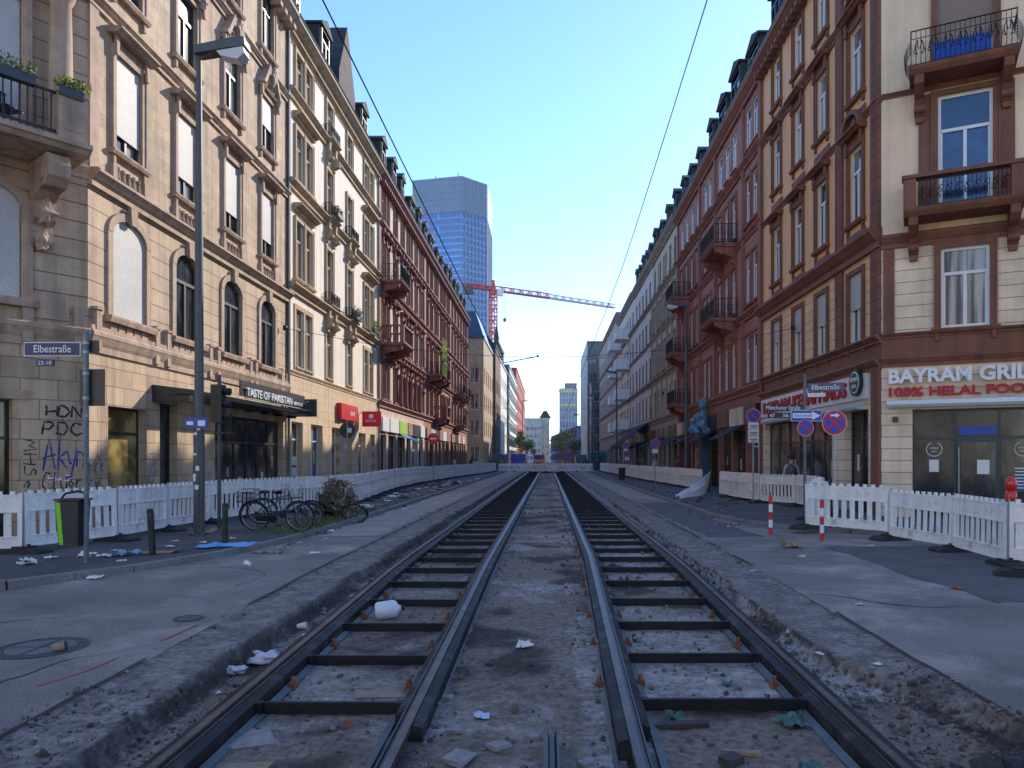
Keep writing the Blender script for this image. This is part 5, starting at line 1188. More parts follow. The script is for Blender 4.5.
o=MB().box(.08,1.12,-.02,.02,3.75,4.0).build('name_plate',nb,t,rot); text('Elbestraße',letW,o,FR(.2,-.028,3.8),.8,.15,.003); MB().box(.08,.6,-.015,.015,3.58,3.7).build('number_plate',signWh,t,rot)
o=MB().box(-1.25,-.06,-.02,.02,3.15,3.36).build('name_plate',signK,t); text('Münchener Straße',letW,o,FR(-1.2,-.028,3.19),1.05,.13,.003)
o=MB().box(-1.15,-.06,-.018,.018,2.93,3.1).build('number_plate',signK,t); text('47',letW,o,FR(-1.1,-.028,2.96),.16,.1,.003); text('38-21',letW,o,FR(-.7,-.028,2.96),.4,.1,.003)
o=MB().box(-.45,.5,-.06,-.045,2.83,3.18).build('one_way_sign',letW,t); MB().box(-.435,.485,-.065,-.0605,2.845,3.165).build('sign_face',blS,o,I4)
MB().xz([(-.4,2.93),(.2,2.93),(.2,2.87),(.46,3.005),(.2,3.14),(.2,3.08),(-.4,3.08)],-.07,-.066).build('arrow',letW,o,I4); text('Einbahnstraße',blS,o,FR(-.36,-.074,2.97),.55,.08,.002)
o=round_sign(t,2.62,.255,'park',Matrix.Translation((0,-.06,0)))
t=thing('no_parking_sign','small round no parking sign above a white plate on a thin pole, right pavement','traffic sign',(7.72,28,.1))
MB().tube((0,.03,-.1),(0,.03,3.6),.03).build('pole',steel,t); round_sign(t,3.28,.27,'park'); 
for k in range(3): o=MB().box(-.2,.2,-.012,.012,2.28+k*.26,2.52+k*.26).build('extra_plate',signWh,t); MB().box(-.14,.14,-.016,-.013,2.38+k*.26,2.41+k*.26).box(-.1,.1,-.016,-.013,2.32+k*.26,2.35+k*.26).build('lettering',signK,o,I4)
for x,y,z,l in((6.75,47,2.6,'round no parking sign with white plate beside the awning, middle of the right pavement'),(7.2,69,2.9,'upper of the two distant magenta looking no parking signs below the dark awning'),(7.1,67,2.1,'lower of the two distant magenta looking no parking signs below the dark awning')):
    t=thing('no_parking_sign',l,'traffic sign',(x,y,.1),0,'distant no parking signs'); MB().tube((0,.03,-.1),(0,.03,z+.3),.03).build('pole',steel,t); round_sign(t,z,.3,'park'); MB().box(-.2,.2,-.01,.01,z-.6,z-.34).build('extra_plate',signWh,t)
t=thing('round_sign','grey back of a round traffic sign on a pole before the pale brick wall','traffic sign',(-8.35,31,.1)); MB().tube((0,-.02,-.1),(0,-.02,3.3),.03).build('pole',steel,t); round_sign(t,2.85,.33,'back'); MB().box(.02,.18,-.03,-.012,2.75,2.95).build('sticker',paper,t)
t=thing('round_sign','dark red round sign on a pole before the sandstone shops on the left','traffic sign',(-7.7,50,.1)); MB().tube((0,.03,-.1),(0,.03,3.3),.03).build('pole',steel,t); MB().lathe((0,0,3.0),[(.38,0),(.38,.012)],24,'y').build('sign_disc',redS_,t); MB().box(-.22,.22,-.006,-.001,2.95,3.05).build('sign_bar',letW,t)
t=thing('traffic_light','dark traffic light seen from behind beside the tall left lamp post','traffic light',(-7.9,17.9,.1)); MB().tube((0,0,-.1),(0,0,3.7),.045).build('pole',galv,t); MB().box(-.12,.14,-.2,.06,2.55,3.45).build('signal_head',blkm,t)
mb=MB()
for z in(2.7,3.0,3.3): mb.tube((.14,-.07,z),(.3,-.07,z-.02),.09)
mb.build('visor',blkm,t)
MB().box(-.02,.5,-.25,-.2,2.28,2.31).build('bracket',blkm,t)
# ---------------- WIRES
wm_=flat('wire',(.02,.02,.022),.5)
def wire(name,label,pts,r,cat='overhead wire',grp=None):
    o=MB().path(pts,r,5).build(name,wm_); tag(o,label,cat,grp); return o
wire('contact_wire','thin overhead wire running above the left track towards the vanishing point',[(-1.82,y,5.5+.12*((y%29)/29-.5)**2*0) for y in(2,6,12,20,29,45,62,95,140)],[.006,.007,.009,.011,.013,.015,.016,.018,.02])
def zr_(y): return 5.62+.5*max(0,(16-y)/9)**1.3
wire('contact_wire','thin overhead wire above the right track rising out of the top of the picture',[(1.5,y,zr_(y)) for y in(2.2,4,5.5,7,9,11,13,15,18,24,29,45,62,95,140)],[.005,.0055,.006,.006,.006,.007,.007,.008,.009,.011,.012,.014,.016,.018,.02])
for k,(y,zL,l) in enumerate(((29.2,6.9,'nearest cross span wire hung between the facades'),(62,7.2,'second cross span wire hung between the facades'),(96,7.6,'farthest cross span wire hung between the facades'))):
    pts=[(-10.4,y,zL)]+[(x,y,zL-(zL-5.75)*(1-(abs(x-(-.3))/10)**2)) for x in(-7,-4,-1.8,0,1.5,4,7)]+[(9.7,y,zL)]
    o=wire('span_wire',l,pts,.011,grp='span wires across the street')
    MB().tube((-1.8,y,5.52),(-.4,y,5.78),.022).lathe((-.4,y,5.75),[(.05,0),(.05,.09)],8).build('steady_arm',steel,o,I4)
    MB().tube((1.5,y,5.65),(2.6,y,5.8),.02).build('steady_arm',steel,o,I4)
    MB().lathe((-10.3,y,zL-.1),[(.08,0),(.1,.1),(.08,.2)],8).lathe((9.6,y,zL-.1),[(.08,0),(.1,.1),(.08,.2)],8).build('insulator',blkm,o,I4)
# ---------------- BICYCLES
tyre=flat('bicycle_tyre',(.02,.02,.02),.8); chrome=flat('bicycle_chrome',(.4,.4,.4),.3,.9)
def wheel(root,x,R=.34,mud=True):
    o=MB().path([(x+R*cos(t*pi/16),0,R+R*sin(t*pi/16)) for t in range(32)],.018,6,True).build('wheel',tyre,root)
    MB().path([(x+(R-.03)*cos(t*pi/16),0,R+(R-.03)*sin(t*pi/16)) for t in range(32)],.009,4,True).build('rim',chrome,o,I4)
    mb=MB()
    for k in range(16): t=k*pi/8; mb.tube((x,.02*(-1)**k,R),(x+(R-.03)*cos(t),0,R+(R-.03)*sin(t)),.0022,n=3)
    mb.tube((x,-.05,R),(x,.05,R),.02); mb.build('spokes',chrome,o,I4); return o
def bike(label,loc,rot,paint,basket=False,bare=False):
    t=thing('bicycle',label,'bicycle'); t.location=loc; t.rotation_euler=rot
    wheel(t,-.55); wheel(t,.55)
    f=MB(); bb=(-.08,0,.28); st=(-.22,0,.78); hd=(.34,0,.85); hl=(.38,0,.68)
    for a,b_ in((bb,st),(bb,hl),((-.2,0,.72),hd),((-.55,.05,.34),bb),((-.55,-.05,.34),bb),((-.55,.05,.34),(-.2,0,.7)),((-.55,-.05,.34),(-.2,0,.7)),((.34,0,.95),hl),(hl,(.55,.05,.34)),(hl,(.55,-.05,.34))): f.tube(a,b_,.017 if abs(a[1])<.01 else .01)
    f.build('frame',paint,t)
    MB().path([(-.55+.37*cos(a*pi/10),0,.34+.37*sin(a*pi/10)) for a in range(1,13)],.02,5).path([(.55+.37*cos(a*pi/10),0,.34+.37*sin(a*pi/10)) for a in range(0,9)],.02,5).build('mudguard',blkm,t)
    MB().tube((.34,0,.95),(.32,0,1.03),.014).path([(.12,-.28,1.0),(.25,-.27,1.05),(.33,-.1,1.03),(.33,.1,1.03),(.25,.27,1.05),(.12,.28,1.0)],.012).build('handlebar',chrome,t)
    MB().tube((-.22,0,.78),(-.24,0,.9),.012).blob((-.26,0,.93),.12,2,.1,1,(1.2,.75,.35)).build('saddle',blkm,t)
    MB().lathe((-.08,-.03,.28),[(.09,0),(.09,.01)],16,'y').tube((-.08,-.05,.28),(.04,-.09,.16),.01).tube((-.08,.05,.28),(-.2,.09,.4),.01).box(.0,.09,-.14,-.05,.14,.16).box(-.24,-.15,.05,.14,.39,.41).box(-.5,-.08,-.035,-.015,.24,.36).build('crank',blkm,t)
    if basket:
        m=MB()
        for z in(.72,.84,.96): m.path([(-.86,-.17,z),(-.44,-.17,z),(-.44,.17,z),(-.86,.17,z)],.008,4,True)
        for k in range(9): x=-.86+k*.0525; m.tube((x,-.17,.72),(x,-.17,.96),.005,n=3).tube((x,.17,.72),(x,.17,.96),.005,n=3).tube((x,-.17,.72),(x,.17,.72),.005,n=3)
        m.tube((-.55,.05,.34),(-.7,.08,.72),.008).tube((-.55,-.05,.34),(-.7,-.08,.72),.008); m.build('basket',blkm,t)
    return t
bike('dark bicycle with rear basket leaning in front of the left barriers',(-6.32,17.45,.1),(.18,0,-.1),greenf,True)
bike('dark bicycle lying tilted behind the basket bicycle',(-6.55,18.5,.12),(-.55,.12,.35),dkgrey)
bike('bicycle frame with pale handlebar fallen against the dry bush',(-5.9,20.6,.08),(.75,.1,.1),woodf)
t=thing('dry_bush','dried brown leafy bush heaped between fallen bicycle and striped bollard','bush',(-6.1,21.6,.1))
mb=MB(); 
for k,(x,z,s_) in enumerate(((0,.4,.5),(-.35,.35,.4),(.3,.3,.38),(-.1,.8,.32),(.1,.55,.45))): foliage(mb,(x,0,z),s_,260,60+k,.16)
mb.build('foliage',[leafD,leafD2],t)
mb=MB()
for k in range(16): a=k*.4; mb.path([(0,0,.7),(.25*cos(a),.2*sin(a),.95+.1*sin(k)),(.55*cos(a),.4*sin(a),.9+.15*cos(k*2))],[.03,.022,.006],4)
mb.build('spiky_leaves',leafD2,t); MB().tube((0,0,0),(0,0,.7),.05).build('stem',leafD,t)
gr=MB(); rd=random.Random(3)
for k in range(2600):
    if rd.random()<.75: x=rd.gauss(-5.95,.5); y=rd.uniform(16.6,24.5)
    else: x=-5.55+rd.gauss(0,.1); y=rd.uniform(16,60)
    if x>-5.5: continue
    h=rd.uniform(.04,.16); a=rd.uniform(0,6.3); gr.cur=k%2
    gr.add([(x-.012*cos(a),y-.012*sin(a),.095),(x+.012*cos(a),y+.012*sin(a),.095),(x+rd.gauss(0,.04),y+rd.gauss(0,.04),.1+h)],[(0,1,2)])
tag(gr.build('grass',[leafA,leafB]),'short green weeds growing along the left kerb under the bicycles','grass',kind='stuff')
# ---------------- LITTER, RUBBLE
def crumple(label,x,y,s,m,h=.3,cat='litter',grp='litter on the road and pavement',z=None,name='crumpled_paper',sx=1):
    mb=MB(); vs=[];fs=[];N=7; sd=x*13+y*7
    for i in range(N+1):
        for j in range(N+1):
            u,v=i/N-.5,j/N-.5; k=noise.noise_vector(Vector((u*3+sd,v*3,sd)))
            vs.append((u*s*sx+k.x*s*.35,v*s+k.y*s*.35,abs(k.z)*s*h*1.6+.004))
    for i in range(N):
        for j in range(N): a=i*(N+1)+j; fs.append((a,a+1,a+N+2,a+N+1))
    o=mb.add(vs,fs).build(name,m); zz=surf(x,y) if z is None else z
    o.location=(x,y,zz); return tag(o,label,cat,grp)
def surf(x,y):
    if XL<x<XR: return htrench(x,y)+.003
    if x<-5.5 and y>14: return .104
    if x<-6.6 and y>11.8 : return .104
    if x<-8.6 and y>9.5: return .104
    if x>5.1 and y>23: return .104
    return hroad(x,y)+.003
crumple('light blue plastic sheet lying flat round the farther black post',-6.15,14.35,.62,flat('sky_blue_plastic',(.12,.42,.75),.5),.06,'plastic sheet',None,.115,'plastic_sheet',1.5)
crumple('blue and white plastic bag beside the nearer black post',-7.35,13.0,.35,flat('blue_white_plastic',(.2,.42,.6),.5),.3,'bag',None,None,'plastic_bag')
bagm=flat('white_plastic_bag',(.6,.6,.64),.4)
for lb,x,y,r,sc in(('white crumpled plastic bag in the left trench beside the outer rail',-2.85,7.55,.14,(1.4,1,.6)),('small white cup shaped litter left of the white bag in the left trench',-3.02,7.2,.09,(1.2,1,.6))):
    o=MB().blob((0,0,r*.4),r*.75,3,.7,int(x*10),sc).build('plastic_bag',bagm,smooth=True); o.location=(x,y,surf(x,y)); tag(o,lb,'bag')
jug=thing('plastic_jug','large translucent white plastic jug lying across a tie bar in the left track','jug',(-2.02,9.35,g(9)-.06),0)
jug.rotation_euler=(0,pi/2-.15,.15); jug.scale=(.8,.8,.75)
MB().lathe((0,0,-.2),[(.02,0),(.13,.02),(.15,.06),(.145,.3),(.12,.36),(.05,.4),(.04,.44)],16).build('jug_body',flat('milky_plastic',(.62,.64,.74),.3),jug,smooth=True); MB().lathe((0,0,.24),[(.045,0),(.045,.04)],12).build('cap',blkm,jug)
rd=random.Random(11)
scr=[('crumpled white paper scrap on the dark left pavement edge',[(-8.3,11.9),(-7.9,11.6),(-7.6,11.5),(-8.0,11.2),(-7.3,11.0),(-7.1,11.4),(-6.8,11.2),(-8.6,12.3),(-7.0,12.2),(-8.4,12.6),(-8.0,12.9),(-7.6,12.8),(-7.9,13.6),(-7.2,14.2),(-6.9,14.9),(-7.6,15.2),(-6.3,13.9),(-6.6,15.6)],.3),
 ('small white scrap in the left trench',[(-2.9,6.6),(-2.8,8.6),(-2.95,9.8),(-2.85,10.9),(-2.9,12.3),(-2.8,14.4),(-2.9,16.5),(-2.8,20)],.12),
 ('pale scrap of paper on the asphalt left of the tracks',[(-5.2,15.6),(-4.9,16.4),(-5.3,18.2),(-4.4,14.0),(-5.2,22),(-5.0,26),(-5.2,31),(-5.1,34)],.2),
 ('pale scrap of litter at the foot of the left barriers',[(-6.2,29),(-6.6,33),(-6.5,36),(-6.9,40),(-6.6,44),(-7,48),(-5.9,38),(-6.2,52),(-6.7,30.5),(-5.9,34),(-6.4,42)]+[(rd.uniform(-7.2,-5.65),rd.uniform(24,60)) for _ in range(26)],.4),
 ('pale scrap of paper on the right asphalt or in its rubble',[(3.9,9.3),(3.05,6.9),(4.6,13.5),(2.7,7.4),(5.6,24),(5.9,26),(5.3,30),(6.2,34),(3.3,12),(2.5,10),(2.45,13),(6.6,15.2)],.14)]
for lb,ps,s_ in scr:
    for k,(x,y) in enumerate(ps): crumple(lb,x,y,s_*rd.uniform(.35,.8),paper if k%4 else bagm)
crumple('light blue crumpled glove like scrap on the centre strip near the camera',-.52,5.9,.13,flat('pale_blue_paper',(.5,.58,.68),.7),.3,grp=None)
crumple('white paper heap beside the dark tie bar in the left track',-.25,7.9,.16,paper,.5,grp=None)
tealm=mat('teal_foam',(.07,.17,.16),rough=.8,var=.4,vs=12)
for x,y,s_,lb in((1.0,5.9,.22,'teal foam scrap under the near tie bar at the inner right rail'),(1.9,5.75,.3,'teal foam scrap under the near tie bar at the outer right rail'),(1.75,4.95,.2,'small teal foam scrap nearest the camera at the outer right rail'),(1.62,6.7,.16,'teal foam scrap by the rusty clamp in the right track'),(.98,8.2,.15,'teal foam scrap farthest down the inner right rail')): crumple(lb,x,y,s_*.6,tealm,.5,'foam scrap',None,None,'foam_scrap')
brk=mat('red_brick',(.30,.11,.07),rough=.9,var=.3,vs=15); wood=mat('raw_wood_block',(.30,.22,.14),rough=.8,var=.25,vs=10); stn=mat('pale_broken_stone',(.27,.26,.24),rough=.9,var=.2,vs=6)
def chunk(name,label,x,y,s_,m,cat,rz=0,flatn=None):
    sx,sy,sz=s_; mb=MB(); mb.box(-sx/2,sx/2,-sy/2,sy/2,0,sz)
    mb.v=[(a+rd.uniform(-.12,.12)*sx,b_+rd.uniform(-.12,.12)*sy,c+(rd.uniform(-.1,.1)*sz if c>0 else 0)) for a,b_,c in mb.v]
    o=mb.build(name,m); o.location=(x,y,surf(x,y)-.004); o.rotation_euler=(rd.uniform(-.06,.06),rd.uniform(-.06,.06),rz); return tag(o,label,cat)
chunk('wood_block','sawn pale wood block at the bottom edge in the left track',-1.98,4.95,(.26,.12,.05),wood,'wood block',.1)
chunk('brick_piece','small orange brick piece in the middle of the left track',-1.55,5.75,(.08,.06,.05),brk,'brick',.3)
chunk('wood_block','flat pale board lying across the left track behind the nearest tie bar',-1.45,6.5,(.42,.2,.012),wood,'board',.1)
chunk('stone_slab','flat broken pale stone near the outer left rail',-2.2,5.5,(.3,.35,.02),stn,'stone slab',.5)
chunk('wood_block','short brown wood stick in the right track near the camera',1.35,5.2,(.26,.05,.03),wood,'wood stick',-.1)
chunk('bark_piece','dark bark like lump lying before the nearest right tie bar',1.05,5.75,(.4,.08,.05),mat('dark_bark',(.06,.045,.035)),'bark piece',.1)
chunk('asphalt_chunk','dark broken asphalt chunk in the right track near the camera',1.25,5.05,(.14,.1,.05),mat('asphalt_chunk',(.05,.05,.05)),'asphalt chunk',.5)
chunk('brick_piece','red brick piece under the near end of the right tie bar',1.08,6.15,(.1,.07,.06),brk,'brick',.2)
for k,(x,y,w) in enumerate(((-.7,5.6,.11),(-.35,5.3,.16),(-.85,6.3,.1),(.25,5.0,.1),(-.1,5.5,.09),(.3,6.3,.08),(-.6,5.05,.2))): 
    o=chunk('stone_slab','flat broken grey stone on the centre strip near the camera',x,y,(w,w*.8,.03),stn,'stone slab',k*.7); o['group']='flat stones on the centre strip'
rb=MB(); rd=random.Random(5)
ico=[]; bm=bmesh.new(); bmesh.ops.create_icosphere(bm,subdivisions=1,radius=1); iv=[v.co.copy() for v in bm.verts]; iff=[tuple(v.index for v in f.verts) for f in bm.faces]; bm.free()
def stone(x,y,r,z=None):
    q=Euler((rd.uniform(0,6),rd.uniform(0,6),rd.uniform(0,6))).to_matrix(); a,b_,c=rd.uniform(.6,1.3),rd.uniform(.5,1.1),rd.uniform(.4,.9); z=surf(x,y) if z is None else z
    rb.cur=rd.choice([0,0,1,1,2,3]); rb.add([Vector((x,y,z+r*.15))+q@Vector((v.x*r*a*rd.uniform(.8,1.2),v.y*r*b_,v.z*r*c)) for v in iv],iff)
for k in range(6500):
    y=3.6+rd.random()**1.9*26; t=rd.random(); r=min(.05,.006+rd.expovariate(1/.009))*(1 if y<12 else 1.5)
    l,rr,cl=edges(y)
    if t<.22: x=rd.uniform(l+.02,-2.68)
    elif t<.46: x=rd.uniform(2.42,rr+.02+cl*.3)
    elif t<.56: x=rd.uniform(-2.3,-1.2)
    elif t<.68: x=rd.uniform(.9,2.05)
    elif t<.80: x=rd.choice([-.88,.42])+rd.gauss(0,.12)
    elif t<.86: x=rd.uniform(-.9,.5)
    elif t<.94: x=rd.choice([l+.03,XL+.05,rr-.03,XR-.05])+rd.gauss(0,.05)
    elif t<.97: x=-5.35+rd.gauss(0,.12); y=max(y,14); r*=1.2
    else: x=4.8+rd.gauss(0,.15); y=max(y,20); r*=1.3
    stone(x,y,r)
for k in range(700): # near right heap, near left heap
    if k%3: y=rd.uniform(4.3,6.8); x=rd.uniform(2.5,3.5)
    else: y=rd.uniform(4.3,6.2); x=rd.uniform(-3.9,-3.1)
    stone(x,y,min(.045,.006+rd.expovariate(1/.009)))
tag(rb.build('rubble',[mat('grey_stone',(.15,.145,.14),fine=.2),mat('brown_stone',(.14,.11,.085),fine=.2),mat('dark_stone',(.06,.058,.056)),mat('pale_stone',(.22,.20,.18))]),'loose gravel and small rubble scattered along the rails and trench edges','rubble',kind='stuff')
hp=MB()
for k in range(34): hp.blob((3.2+rd.gauss(0,.28),4.35+rd.gauss(0,.12),-.12+rd.uniform(-.05,.06)),rd.uniform(.05,.13),1,.5,k)
for k in range(40): x=rd.uniform(-8,-5.8); y=rd.uniform(30,52); hp.blob((x,y,.1),rd.uniform(.08,.3),1,.5,k,(1,1,.4))
for k in range(40): x=rd.uniform(5.2,7.2); y=rd.uniform(24,60); hp.blob((x,y,.1),rd.uniform(.04,.13),1,.5,k,(1,1,.5))
tag(hp.build('asphalt_rubble',mat('dark_asphalt_rubble',(.045,.044,.045),rough=.95,var=.4,vs=20)),'dark broken asphalt heaps at the right front and along the barriers','rubble',kind='stuff')
# manholes
iron=mat('cast_iron_cover',(.09,.09,.088),rough=.6,metal=.5,var=.2,vs=8,bump=.5,bs=60); 
for x,y,R_,lb in((-5.0,7.35,.42,'large round manhole cover with concrete centre on the left asphalt'),(-4.15,8.6,.17,'small round iron cover farther along the left asphalt')):
    t=thing('manhole_cover',lb,'manhole cover',(x,y,hroad(x,y)+.012))
    MB().lathe((0,0,-.02),[(R_,0),(R_,.015),(R_*.96,.022),(R_*.93,.022),(R_*.92,.016),(R_*.8,.016),(R_*.79,.022),(R_*.75,.022),(R_*.74,.014)],36).build('frame_ring',iron,t); MB().lathe((0,0,-.02),[(R_*.73,0),(R_*.73,.019)],32).build('lid',mat('cover_concrete',(.14,.14,.14)),t)
    MB().box(-R_*.7,R_*.7,-.01,.01,0,.003).box(-.01,.01,-R_*.7,R_*.7,0,.0035).build('rib',iron,t)
t=thing('drink_can','small crushed cup lying on the large manhole cover','cup',(-4.72,7.2,.0)); t.location.z=hroad(-4.72,7.2)+.05; t.rotation_euler=(0,1.4,.4); MB().lathe((0,0,-.06),[(.035,0),(.045,.11)],12).build('cup_body',wood,t); MB().lathe((0,0,.05),[(.047,0),(.047,.008)],12).build('rim',blkm,t)
for x,y,lb in((3.75,7.9,'small orange red scrap on the right asphalt'),(3.55,9.3,'pale pink spray stain scrap on the right asphalt')): pass
crumple('small orange red scrap on the right asphalt',5.7,10.4,.14,flat('orange_scrap',(.45,.1,.04)),.3,grp=None)
crumple('orange brown paper heap beyond the right bollards on the asphalt',4.9,15.0,.35,wood,.5,grp=None)
crumple('orange and white scraps piled on the right trench floor',2.45,9.4,.25,flat('peach_scrap',(.42,.26,.18)),.5,grp=None)
cardm=mat('brown_cardboard',(.33,.22,.12),rough=.9,var=.2,vs=6)
for x,y,w,rz_,lb in ((-7.0,13.35,.5,.3,'flat brown cardboard piece beside the nearer black post'),(-6.6,14.0,.4,1.1,'flat brown cardboard piece between the two black posts'),(-7.9,16.9,.45,.8,'flat brown cardboard piece beside the foot of the tall lamp post'),(6.0,22.6,.5,.5,'flat cardboard piece on the right pavement kerb'),(-6.3,27,.6,.2,'flat cardboard piece on the left pavement beyond the dry bush')):
    mb=MB().box(-w/2,w/2,-w*.35,w*.35,0,.008); mb.add([(w/2,-w*.35,.009),(w*.8,-w*.3,.09),(w*.8,w*.3,.09),(w/2,w*.35,.009)],[(0,1,2,3)]); o=mb.build('cardboard',cardm); o.location=(x,y,surf(x,y)+.004); o.rotation_euler=(0,0,rz_); tag(o,lb,'cardboard')
for k,(x,y,lb) in enumerate(((-2.95,8.95,'small paper cup lying in the left trench beyond the white bags'),(4.6,19.0,'paper cup lying near the right kerb behind the lone striped bollard'),(-5.0,12.4,'paper cup on the left asphalt before the black posts'))):
    t=thing('paper_cup',lb,'cup',(x,y,surf(x,y)+.045)); t.rotation_euler=(0,1.45,k*1.3); MB().lathe((0,0,-.06),[(.03,0),(.042,.1)],14).build('cup_body',paper if k!=1 else wood,t); MB().lathe((0,0,.04),[(.045,0),(.045,.01)],14).build('rim',letW,t)
pk=flat('pink_marker_paint',(.42,.13,.16),.8)
def spray(label,pts,w):
    mb=MB(); 
    for k in range(len(pts)-1):
        a,b_=pts[k],pts[k+1]; n_=Vector((-(b_[1]-a[1]),b_[0]-a[0])).normalized()*w
        mb.add([(a[0]-n_.x,a[1]-n_.y,surf(*a)+.003),(a[0]+n_.x,a[1]+n_.y,surf(*a)+.003),(b_[0]+n_.x,b_[1]+n_.y,surf(*b_)+.003),(b_[0]-n_.x,b_[1]-n_.y,surf(*b_)+.003)],[(0,1,2,3)])
    o=mb.build('marking_paint',pk); o['kind']='structure'
spray('',[(-4.25,6.2),(-4.1,6.6),(-4.05,7.0)],.02); spray('',[(-3.95,7.6),(-3.9,8.3)],.015)
# ---------------- PEOPLE
skin=flat('skin',(.42,.26,.19),.6); hairm=flat('dark_hair',(.02,.015,.012),.7)
def person(label,loc,rz,top,bottom,pack=None,stride=.16,sc=1.0):
    J={'pel':(0,0,.95,.13),'sp':(0,.0,1.15,.125),'ch':(0,.01,1.35,.15),'nk':(0,.02,1.5,.055),'hd':(0,-.005,1.62,.085),'hd2':(0,0,1.72,.08)}
    for s_,n_ in((-1,'l'),(1,'r')):
        f=stride*s_
        J.update({'hip'+n_:(.09*s_,0,.9,.095),'kn'+n_:(.1*s_,-.04-f*.6,.5,.06),'an'+n_:(.1*s_,.02-f*1.3,.09,.04),'to'+n_:(.11*s_,-.14-f*1.3,.04,.035),
          'sh'+n_:(.19*s_,.01,1.42,.06),'el'+n_:(.25*s_,.03+f*.5,1.13,.043),'wr'+n_:(.24*s_,-.08+f,.9,.03),'ha'+n_:(.235*s_,-.11+f,.81,.03)})
    E_=[('pel','sp'),('sp','ch'),('ch','nk'),('nk','hd'),('hd','hd2')]
    for n_ in 'lr': E_+=[('pel','hip'+n_),('hip'+n_,'kn'+n_),('kn'+n_,'an'+n_),('an'+n_,'to'+n_),('ch','sh'+n_),('sh'+n_,'el'+n_),('el'+n_,'wr'+n_),('wr'+n_,'ha'+n_)]
    names=list(J); me=bpy.data.meshes.new('p'); me.from_pydata([J[k][:3] for k in names],[(names.index(a),names.index(b_)) for a,b_ in E_],[])
    o=bpy.data.objects.new('p',me); COL.objects.link(o); m=o.modifiers.new('s','SKIN')
    for i,k in enumerate(names): me.skin_vertices[0].data[i].radius=(J[k][3],J[k][3]*(.75 if k in('pel','sp','ch') else 1)); me.skin_vertices[0].data[i].use_root=(k=='pel')
    o.modifiers.new('d','SUBSURF').levels=1
    bpy.context.view_layer.update(); nm=bpy.data.meshes.new_from_object(o.evaluated_get(bpy.context.evaluated_depsgraph_get())); bpy.data.objects.remove(o)
    nm.materials.clear()
    for x in(top,bottom,skin,blkm): nm.materials.append(x)
    for p_ in nm.polygons:
        c=p_.center; p_.use_smooth=True
        p_.material_index=2 if (c.z>1.5 or (c.z<.9 and abs(c.x)>.2)) else (3 if c.z<.09 else (1 if c.z<.97 and abs(c.x)<.2 else 0))
    t=thing('person',label,'person',loc,rz); t.scale=(sc,sc,sc)
    b_=bpy.data.objects.new('body',nm); COL.objects.link(b_); b_.parent=t
    MB().blob((0,.02,1.72),.115,2,.1,2,(.85,.95,.8)).build('hair',hairm,t,smooth=True)
    MB().blob((0,-.1,1.64),.02,1,.1,1).build('nose',skin,t)
    if pack: MB().blob((0,.2,1.25),.19,2,.15,5,(1,.6,1.3)).build('backpack',pack,t,smooth=True)
    return t
P1=person('person in a light grey top with dark straps walking behind the right barriers',(8.75,26.8,.1),pi*.9,flat('light_grey_shirt',(.42,.42,.44)),flat('dark_trousers',(.03,.03,.04)),flat('dark_backpack',(.06,.05,.06)))
fp=[(-7.5,99.5,'distant pedestrian in dark clothes beyond the left end of the cross barriers',(.03,.03,.05),(.03,.03,.03)),(-5.2,104,'distant pedestrian in an orange vest beyond the cross barriers',(.6,.16,.03),(.05,.05,.07)),(3.6,108,'distant pedestrian in red beyond the cross barriers on the right',(.4,.05,.05),(.04,.04,.05)),(4.6,102,'distant pedestrian in blue near the right end of the cross barriers',(.08,.15,.4),(.04,.04,.05)),(8.6,60,'distant pedestrian in white on the right pavement below the awning',(.55,.55,.55),(.05,.05,.06)),(8.3,90,'distant pedestrian in yellow brown at the far right pavement',(.45,.3,.08),(.05,.05,.06)),(6.9,104,'distant pedestrian in black right of the cross barriers',(.03,.03,.03),(.03,.03,.04))]
fp+=[(-6.2,101,'distant pedestrian in a green top left of the tracks beyond the cross barriers',(.05,.2,.08),(.04,.04,.05)),(-3.4,110,'distant worker in an orange jacket just left of the tracks beyond the cross barriers',(.65,.18,.03),(.5,.15,.03)),(2.2,113,'distant worker in a yellow vest beyond the cross barriers',(.55,.5,.05),(.04,.05,.1)),(5.5,106,'distant pedestrian in dark green right of the tracks',(.03,.1,.06),(.04,.04,.05)),(8.9,72,'distant pedestrian in dark blue on the right pavement',(.03,.05,.16),(.03,.03,.04)),(8.7,50,'distant pedestrian in a dark red jacket on the right pavement under the mauve house',(.2,.03,.03),(.03,.03,.04)),(-9.4,75,'distant pedestrian in a white shirt on the left pavement behind the barriers',(.55,.55,.55),(.04,.04,.06)),(-9.3,90,'distant pedestrian in black on the left pavement near the crossing',(.02,.02,.02),(.03,.03,.04))]
for i,(x,y,lb,a,b_) in enumerate(fp): person(lb,(x,y,0 if y>97 else .1),i*1.3,flat('shirt',a),flat('trousers',b_))
